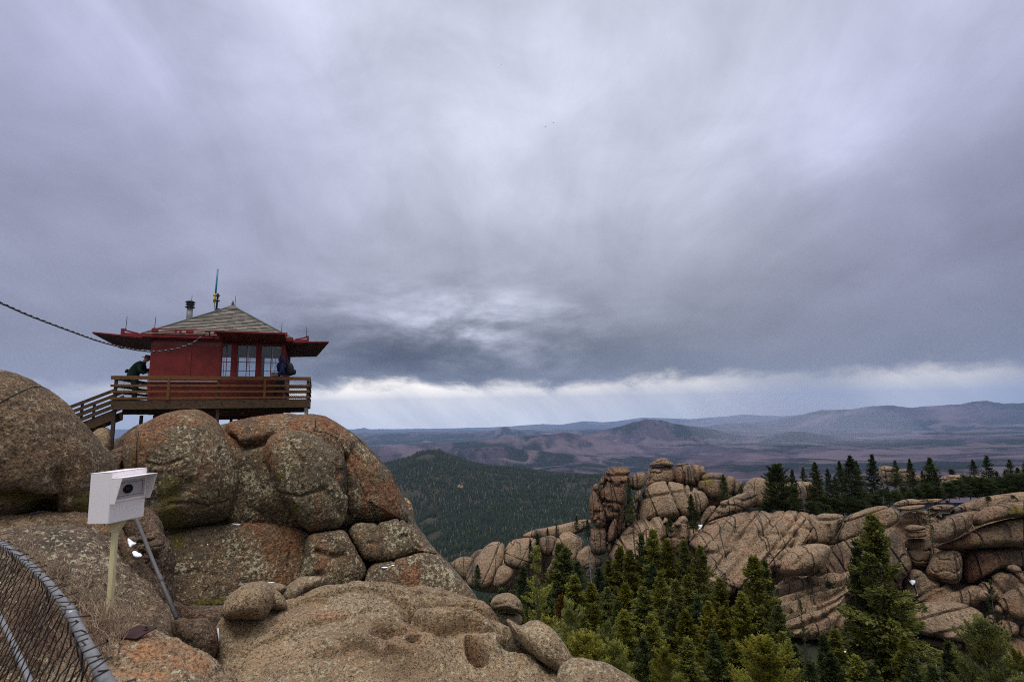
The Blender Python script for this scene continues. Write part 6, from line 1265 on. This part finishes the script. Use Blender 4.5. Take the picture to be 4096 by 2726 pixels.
# ------------------------------------------------------------------ conifers
def crown_mesh(name, seed, h, rb, mat, kind='fir', dens=1., t0=.10):
    """needle tufts set along drooping branches; returns (crown mesh, trunk mesh with limbs)"""
    rn = np.random.RandomState(seed); tv, tf = [], []; wood_ = MB(); lean = rn.uniform(-.02, .02, 2)
    def axis(z): return np.array([lean[0]*z+.05*math.sin(z*.7+seed), lean[1]*z+.05*math.cos(z*.6+seed), z])
    wood_.tube([axis(h*t)-np.array([0,0,.6 if t == 0 else 0]) for t in (0,.15,.35,.55,.75,.9,.985)], [max(.012, .017*h*(1-t)**.9) for t in (0,.15,.35,.55,.75,.9,.985)], 7)
    z = h*t0; tufts = []
    while z < h*.99:
        t = z/h
        if kind == 'fir': prof = (1-t)**.72*(.55+.45*min(1, (t-t0+.06)/.16)); step = .040*h*(1-.5*t); nb = rn.randint(5, 8)
        elif kind == 'narrow': prof = (1-t)**.62*(.6+.4*min(1, (t-t0+.06)/.12)); step = .030*h; nb = rn.randint(5, 7)
        elif kind == 'pine': prof = max(.10, 1-((t-.34)/.68)**2)**.9; step = .036*h; nb = rn.randint(4, 7)
        elif kind == 'round': prof = max(.12, 1-((t-.44)/.58)**2)**.7; step = .036*h; nb = rn.randint(6, 9)
        else: prof = max(.08, (1-t)**.5*(.5+.5*math.sin(z*1.3+seed)**2)); step = .045*h; nb = rn.randint(3, 5)
        gap = .30 if kind in ('sparse',) else .24
        a0 = rn.uniform(0, 6.28)
        for k in range(nb):
            if rn.rand() < gap: continue
            L = rb*prof*rn.uniform(.50, 1.28)
            if L < .12*rb*.5: L = .06*rb
            a = a0+k*6.283/nb+rn.uniform(-.35, .35); el = (-.28+.95*t if kind in ('fir','narrow') else -.05+.85*t)+rn.uniform(-.16, .16)
            d = np.array([math.cos(a)*math.cos(el), math.sin(a)*math.cos(el), math.sin(el)]); side = np.cross(d, [0,0,1.]); side /= np.linalg.norm(side)+1e-9
            b0 = axis(z+rn.uniform(-.3,.3)*step)
            droop = -.10*L if kind in ('fir','narrow') else .10*L
            pt = lambda s: b0+d*L*s+np.array([0,0,1.])*droop*(s*s*2.2-s*.6)*(.6 if s < .75 else .35)
            if L > .35*rb: wood_.tube([pt(0), pt(.5), pt(.92)], [.010*h*.12+.006, .010, .004], 3, False)
            n = int(dens*(18+66*L/rb)*(2.6 if kind in ('pine','round') else 1.15)) if kind != 'sparse' else int(dens*(12+55*L/rb))
            s = rn.uniform(.10 if kind != 'pine' else .3, 1.02, n)**.8; lat = rn.uniform(-1, 1, n)*(.34*L*(1-.72*s)+.04*rb)
            for s_, l_ in zip(s, lat):
                p_ = pt(s_)+side*l_+np.array([0,0,rn.normal(0, .035*rb)-abs(l_)*.18])
                dr = d*.75+side*np.sign(l_)*.6*rn.uniform(.3,1.2)+np.array([rn.normal(0,.25), rn.normal(0,.25), rn.normal(.12 if kind in ('pine','round','sparse') else -.02,.28)])
                tufts.append((p_, dr/np.linalg.norm(dr)))
        z += step*rn.uniform(.8, 1.2)
    for q in range(14):
        p_ = axis(h*(.93+.07*q/14)); dr = np.array([rn.normal(0,.5), rn.normal(0,.5), 1.]); tufts.append((p_, dr/np.linalg.norm(dr)))
    T = np.array([a for a, b in tufts]); D = np.array([b for a, b in tufts]); n = len(T)
    ln = (.080 if kind in ('fir','narrow') else .075 if kind == 'sparse' else .046)*rb*rn.uniform(.7, 1.5, n)*(1.15 if kind in ('pine','round') else 1.); wd = ln*rn.uniform(.15, .27, n)
    up = rn.normal(0, 1, (n, 3)); S1 = np.cross(D, up); S1 /= np.linalg.norm(S1, axis=1, keepdims=True); S2 = np.cross(D, S1)
    V = []
    for S_ in (S1, S2):
        base = T-D*ln[:,None]*.5; mid = T+D*ln[:,None]*.1; tip = T+D*ln[:,None]*.6
        V.append(np.stack([base, mid+S_*wd[:,None], tip, mid-S_*wd[:,None]], 1))
    V = np.concatenate(V, 0).reshape(-1, 3); Fq = np.arange(len(V)).reshape(-1, 4)
    cm = mesh_np(name+'_crown', V, Fq, mat, False)
    tm = mesh_np(name+'_trunk', wood_.v, wood_.f, MBARK, True)
    return cm, tm, h
def snag_mesh(seed, h, dense=1.):
    rn = np.random.RandomState(seed); w = MB(); w.tube([(0,0,-.5),(.02*h,0,h*.5),(.0,.02*h,h)], [.014*h,.010*h,.003*h], 6)
    tw = MB()
    for i in range(int(100*dense)):
        t = rn.uniform(.15, .98); a = rn.uniform(0, 6.28); L = h*.17*(1.1-t)*rn.uniform(.4, 1.2); el = rn.uniform(-.5, .35); p = np.array([.02*h*(t if t < .5 else 1-t)*2, .02*h*max(0, t-.5)*2, h*t]); d = np.array([math.cos(a)*math.cos(el), math.sin(a)*math.cos(el), math.sin(el)])
        m_ = p+d*L*.6; w2 = d+np.array([rn.normal(0,.4), rn.normal(0,.4), rn.normal(0,.4)]); tw.tube([p, m_, m_+w2*L*.45], [.045,.032,.016], 3, False); tw.tube([m_, m_+(d+np.array([rn.normal(0,.7), rn.normal(0,.7), rn.normal(0,.5)]))*L*.4], [.026,.012], 3, False)
    return mesh_np('snag_branches', tw.v, tw.f, MSNAG, True), mesh_np('snag_trunk', w.v, w.f, MSNAG, True), h
PROTO = {
 'fir_d': [crown_mesh('fir_dark', 11, 12, 3.2, FOL_DARK, 'fir', .85), crown_mesh('fir_dark', 12, 12, 2.9, FOL_DARK, 'fir', .8, .16), crown_mesh('fir_dark', 13, 12, 2.5, FOL_DARK, 'narrow', 1.0)],
 'fir_m': [crown_mesh('fir_mid', 21, 15, 4.0, FOL_MID, 'fir', 1.35), crown_mesh('fir_mid', 22, 15, 3.7, FOL_MID, 'fir', 1.3), crown_mesh('fir_mid', 23, 15, 3.2, FOL_MID, 'narrow', 1.2)],
 'pine': [crown_mesh('pine_light', 31, 11, 2.7, FOL_LIGHT, 'round', 1.2, .14), crown_mesh('pine_light', 32, 11, 2.6, FOL_LIGHT, 'pine', 1.2, .2)],
 'sparse': [crown_mesh('pine_sparse', 41, 14, 2.6, FOL_LIGHT, 'sparse', 1.5, .2), crown_mesh('fir_sparse', 42, 12, 1.8, FOL_DARK, 'sparse', 1.4, .12)],
 'rust': [crown_mesh('fir_rust', 51, 11, 1.8, FOL_RUST, 'fir', .8)],
 'round': [crown_mesh('pine_round', 61, 10, 3.2, FOL_DARK, 'round', 1.4, .10)],
 'bush': [crown_mesh('juniper', 71, 3.2, 1.7, FOL_DARK, 'round', .8, .04)],
 'snag': [snag_mesh(81, 9), snag_mesh(82, 8, .7)],
}
_tn = [0]
def tree(kind, px, py, D, label, h=None, wid=1., base=None, group=None, var=None, cat=None):
    """a tree whose tip stands at pixel (px, py), D metres in front; it reaches down to the ground there"""
    _tn[0] += 1; i = _tn[0]; top = P(px, py, D)
    if h is None: h = float(top[2]-ground_z(np.array([top[0]]), np.array([top[1]]))[0])
    if base is not None: h = float(top[2]-P(px, base, D)[2])
    pr = PROTO[kind]; cm, tm, ph = pr[(i*7 if var is None else var) % len(pr)]
    k = h/ph; name = {'snag':'dead_tree','bush':'juniper_bush','pine':'pine_tree','sparse':'pine_tree','round':'pine_tree'}.get(kind, 'fir_tree')
    root = empty(name, top-np.array([0,0,h]), label, cat or {'snag':'dead tree','bush':'bush'}.get(kind, 'tree'), group)
    kw = k**.72*wid if kind != 'bush' else k*wid
    root.scale = (kw, kw, k); root.rotation_euler = (0, 0, (i*2.399) % 6.283)
    for nm, me in (('crown', cm), ('trunk', tm)):
        o = link(nm if kind != 'snag' or nm == 'trunk' else 'branches', me, root)
    return root
GG = 'conifers crowding the hollow below the ridge'; GS = 'dark trees standing along the ridge skyline'; GB = 'low dark bushes along the top of the ridge'; GL = 'small trees on the rock slabs'
# grove in the hollow: (kind, px, py, depth, width, label)
big = [
 ('fir_m', 3479, 2059, 50, 1.18, 'tallest fir in the picture, standing alone before the right hand cliff'),
 ('fir_d', 3418, 2148, 51.5, .75, 'second dark tip joined to the left side of the tallest fir'),
 ('fir_m', 3012, 2223, 52, 1.12, 'broad fir with a pointed dark top left of the tallest fir, before the sloping slab'),
 ('fir_d', 3050, 2236, 54, .8, 'narrow dark tip just right of the broad fir before the sloping slab'),
 ('sparse', 2159, 2193, 40, 1.0, 'open yellow green pine with its pale trunk showing, at the left end of the grove'),
 ('rust', 2240, 2368, 34, 1.15, 'orange brown dying fir right of the open yellow green pine'),
 ('pine', 2285, 2405, 31, .8, 'wispy light green pine behind the raised orange rib'),
 ('sparse', 3205, 2392, 60, .8, 'thin dark fir standing between the two biggest firs'),
 ('fir_d', 3286, 2539, 44, .9, 'small very dark fir left of the foot of the tallest fir'),
 ('pine', 3045, 2574, 31, 1.05, 'rounded light green pine at the bottom edge before the broad fir'),
 ('pine', 2655, 2597, 26, .85, 'rounded light green pine at the bottom edge beyond the low lobe of granite'),
 ('pine', 2453, 2580, 27, .65, 'small pale green pine left of the rounded one at the bottom edge'),
 ('pine', 2420, 2490, 32, .75, 'bushy mid green pine just above the small pale green pine'),
 ('pine', 3930, 2500, 33, .85, 'large yellow green pine at the bottom right corner'),
 ('pine', 4060, 2600, 34, .8, 'yellow green pine partly cut off by the right edge at the bottom'),
 ('fir_m', 2738, 2160, 68, .95, 'dark fir standing before the gap left of the sloping slab'),
 ('fir_d', 2572, 2128, 70, 1.0, 'highest dark fir at the left of the grove summit'),
 ('fir_m', 2622, 2120, 69, 1.1, 'highest fir of the grove, in its middle'),
 ('fir_m', 2667, 2156, 68, 1.0, 'fir directly right of the highest fir of the grove'),
 ('fir_m', 2790, 2178, 66, 1.1, 'fir at the right shoulder of the grove, before the sloping slab'),
 ('snag', 2355, 2182, 66, 1.0, 'grey bare dead tree before the foot of the red rock tower'),
 ('fir_m', 2875, 2312, 54, 1.05, 'mid green fir between the grove and the broad fir'),
 ('sparse', 3956, 2315, 56, .8, 'thin twisted pine before the lower right cliff'),
]
for kind, px, py, D, wd, lab in big: tree(kind, px, py, D, lab, wid=wd, h=9. if kind == 'snag' else None, group=GG, var={'sparse':0 if px < 2300 else 1}.get(kind))
mid_ = [('fir_m',2228,2176,78),('fir_m',2263,2190,77),('fir_d',2302,2236,75),('fir_d',2085,2259,72),('fir_d',2394,2271,70),('fir_m',2440,2240,72),('fir_m',2477,2190,71),('fir_m',2522,2200,69),('fir_m',2418,2350,56),('fir_m',2305,2300,58),
 ('fir_m',2360,2330,57),('fir_m',2566,2348,52),('fir_m',2500,2330,55),('fir_m',2750,2300,54),('fir_m',2690,2320,52),('fir_m',2640,2290,58),('fir_d',2600,2250,62),('fir_m',2820,2400,46),('fir_m',2740,2440,43),('fir_m',2600,2450,42),
 ('fir_m',2500,2440,42),('fir_m',2340,2450,38),('fir_d',2180,2340,52),('fir_d',2120,2330,56),('fir_d',2040,2360,50),('fir_d',1996,2345,54),('fir_d',1960,2385,48),('fir_m',2900,2430,43),('fir_m',2960,2370,48),('fir_m',3100,2420,46),
 ('fir_m',3120,2520,40),('fir_d',3180,2580,40),('fir_d',3240,2640,38),('fir_m',3350,2520,46),('fir_d',3330,2610,40),('fir_m',3540,2400,49),('fir_m',3600,2540,44),('fir_d',3660,2620,40),('fir_d',3740,2660,40),('fir_m',3420,2620,38),('fir_d',3800,2560,44),
 ('fir_d',2850,2540,36),('fir_m',2760,2560,35),('fir_d',2560,2540,36),('fir_m',2700,2400,48),('fir_d',2780,2380,50),('fir_m',2080,2420,42),('fir_d',2010,2440,40),('pine',2200,2470,32),('fir_m',2380,2420,44),('fir_d',2460,2400,48),('fir_d',1930,2400,46), ('fir_m',2940,2560,36),('fir_d',3500,2660,36),('pine',2350,2560,27),('fir_m',2270,2500,32)]
mid_ = sorted(mid_, key=lambda t: t[1])
ORD = ['first','second','third','fourth','fifth','sixth','seventh','eighth','ninth','tenth']
TENS = ['','tenth','twentieth','thirtieth']
def ordn(i): return ORD[i] if i < 10 else ORD[i % 10]+' after the '+TENS[i//10]
bands = {}
for t in mid_:
    b = 0 if t[2] < 2260 else 1 if t[2] < 2370 else 2 if t[2] < 2460 else 3
    bands.setdefault((b, t[0]), []).append(t)
for (b, kind), lst in bands.items():
    for i, (kd, px, py, D) in enumerate(lst):
        rowt = ('back row', 'second row', 'third row', 'front row')[b]; sh_ = {'fir_m':'mid green fir','fir_d':'dark fir','pine':'pale green pine'}[kd]
        n_ = ordn(i)
        tree(kd, px, py, D, f'{n_} {sh_} from left, {rowt} of the grove', wid=1.05+.4*((px*13) % 10)/10, group=GG)
# skyline trees on top of the ridge: (kind, px, py, base, depth, width)
sky_t = [('round',3105,1864,2045,98,1.05),('fir_d',3170,1876,2045,101,.75),('fir_d',3212,1866,2040,108,.9),('fir_d',3257,1847,2050,100,.95),('snag',3210,1950,2050,97,1.),('fir_d',3306,1872,2050,102,.85),('fir_d',3352,1842,2050,104,.8),('fir_d',3392,1820,2060,99,1.35),('fir_d',3418,1840,2058,101,1.0),('fir_d',3484,1816,2050,103,1.1),('snag',3520,1826,2040,101,1.),('fir_d',3580,1838,2030,106,.85),('fir_d',3640,1834,2015,108,.8),('fir_d',3722,1829,2005,106,1.15),('fir_d',3738,1874,2005,104,.9),('bush',3805,1877,1897,117,1.2),('fir_d',3888,1837,1905,113,1.3),('fir_d',3944,1819,1995,108,1.05),('fir_d',3984,1882,1990,107,.8),('fir_d',4032,1834,1990,106,1.0),('fir_d',4065,1868,1985,104,1.0),('fir_d',4096,1840,1990,106,1.0),('fir_d',4150,1830,1985,105,1.0),('fir_d',3690,1880,2005,106,.8),('sparse',3440,1920,2055,98,.9),('snag',3762,1925,2000,101,.8),('snag',3590,1935,2005,100,1.),('fir_d',3550,1945,2015,99,1.2),('snag',3532,1975,2022,92,.6),('fir_d',4015,1880,1990,104,.9),('fir_d',3335,1900,2050,103,.8)]
sky_t = sorted(sky_t, key=lambda t: t[1]); cnt = {}
for kind, px, py, by, D, wd in sky_t:
    i = cnt.get(kind, 0); cnt[kind] = i+1
    lab = {'round':'round topped dark pine at the left end of the skyline trees','bush':'small lone round tree on the pale rock shelf at the skyline','sparse':'thin open pine among the skyline trees'}.get(kind) or (f'{ORD[i]} bare dead tree from the left on the skyline' if kind == 'snag' else f'{ordn(i)} dark fir from the left along the ridge skyline')
    tree(kind, px, py, D, lab, wid=wd, base=by, group=GS, var=1 if kind == 'sparse' else None)
bu = [(3130,1990,2048,99),(3160,2005,2050,97),(3290,1985,2050,100),(3340,2000,2055,98),(3400,1990,2058,97),(3440,2005,2060,95),(3500,1985,2040,97),(3530,1960,2010,99),(3610,1950,2005,102),(3660,1955,2000,101),(3700,1940,1998,102),(3750,1950,1995,100),(3790,1935,1990,102),(3830,1925,1985,104),(3870,1908,1985,106),(3910,1915,1985,104),(3950,1920,1985,103),(4000,1915,1982,103),(4050,1905,1980,102),(4090,1900,1980,102),(3460,1975,2050,100),(3580,1965,2010,99),(3640,1970,2000,98),(3245,2010,2055,97),(3200,2000,2050,99),(3060,2010,2050,99)]
for i, (px, py, by, D) in enumerate(sorted(bu)):
    tree('bush', px, py, D, f'{ordn(i)} low dark bush from the left under the skyline trees', wid=1.25, base=by, group=GB)
sl_ = [('fir_d',2514,1932,2090,95,.75,'thin dark fir in the cleft between the red tower and the striped dome'),('fir_d',2765,1975,2120,93,.8,'dark fir before the right flank of the striped dome'),('fir_d',2894,1896,2010,103,1.0,'dark fir in front of the dark summit blocks at their right end'),('fir_d',2966,1942,2045,96,.9,'dark fir standing on the ledge right of the summit blocks'),('sparse',3712,2021,2200,78,.7,'thin fir rising from the dark chimney in the cliff'),('fir_d',2695,2047,2080,95,.9,'tiny fir on the ledge below the striped dome'),('fir_d',2680,2070,2130,94,1.3,'small bushy fir at the left side of the rock notch'),('fir_d',2151,2131,2210,114,.8,'dark slender fir on the grey granite domes'),('fir_d',2120,2150,2240,113,.6,'very thin dark fir left of the slender one on the domes'),('fir_d',2350,2075,2150,104,1.1,'bushy dark fir beside the foot of the red tower'),('fir_d',2305,2060,2120,118,.7,'dark fir on the back ridge left of the red tower'),('fir_d',2225,2095,2140,124,.7,'small fir on the skyline of the back ridge'),('fir_d',2190,2110,2140,124,1.1,'squat fir on the skyline of the back ridge'),('fir_d',1908,2255,2350,104,.9,'lone dark fir before the leftmost grey dome'),('fir_d',2000,2225,2245,116,1.2,'tiny tree in the groove between the grey domes'),('bush',2940,2103,2122,90,.8,'tiny bush on the sloping slab'),('bush',3140,2145,2155,90,1.,'small bush in the crack of the sloping slab'),('bush',3225,2155,2172,86,1.,'small bush in the crack right of the sloping slab'),('bush',3312,2325,2350,76,1.3,'dark bush growing in the hollow of the lower slab'),('bush',3318,2040,2058,90,1.3,'low bush on top of the rounded slab left of the cliff'),('bush',3952,1985,2003,80,1.2,'small bush on the sunlit top of the cliff, left one'),('bush',4050,1980,1992,80,1.2,'small bush on the top of the cliff near the right edge'),('bush',3790,2002,2014,90,1.2,'small bush on the flat ledges of the cliff')]
for kind, px, py, by, D, wd, lab in sl_: tree(kind, px, py, D, lab, wid=wd, base=by, group=GL, var=1 if kind == 'sparse' else None)
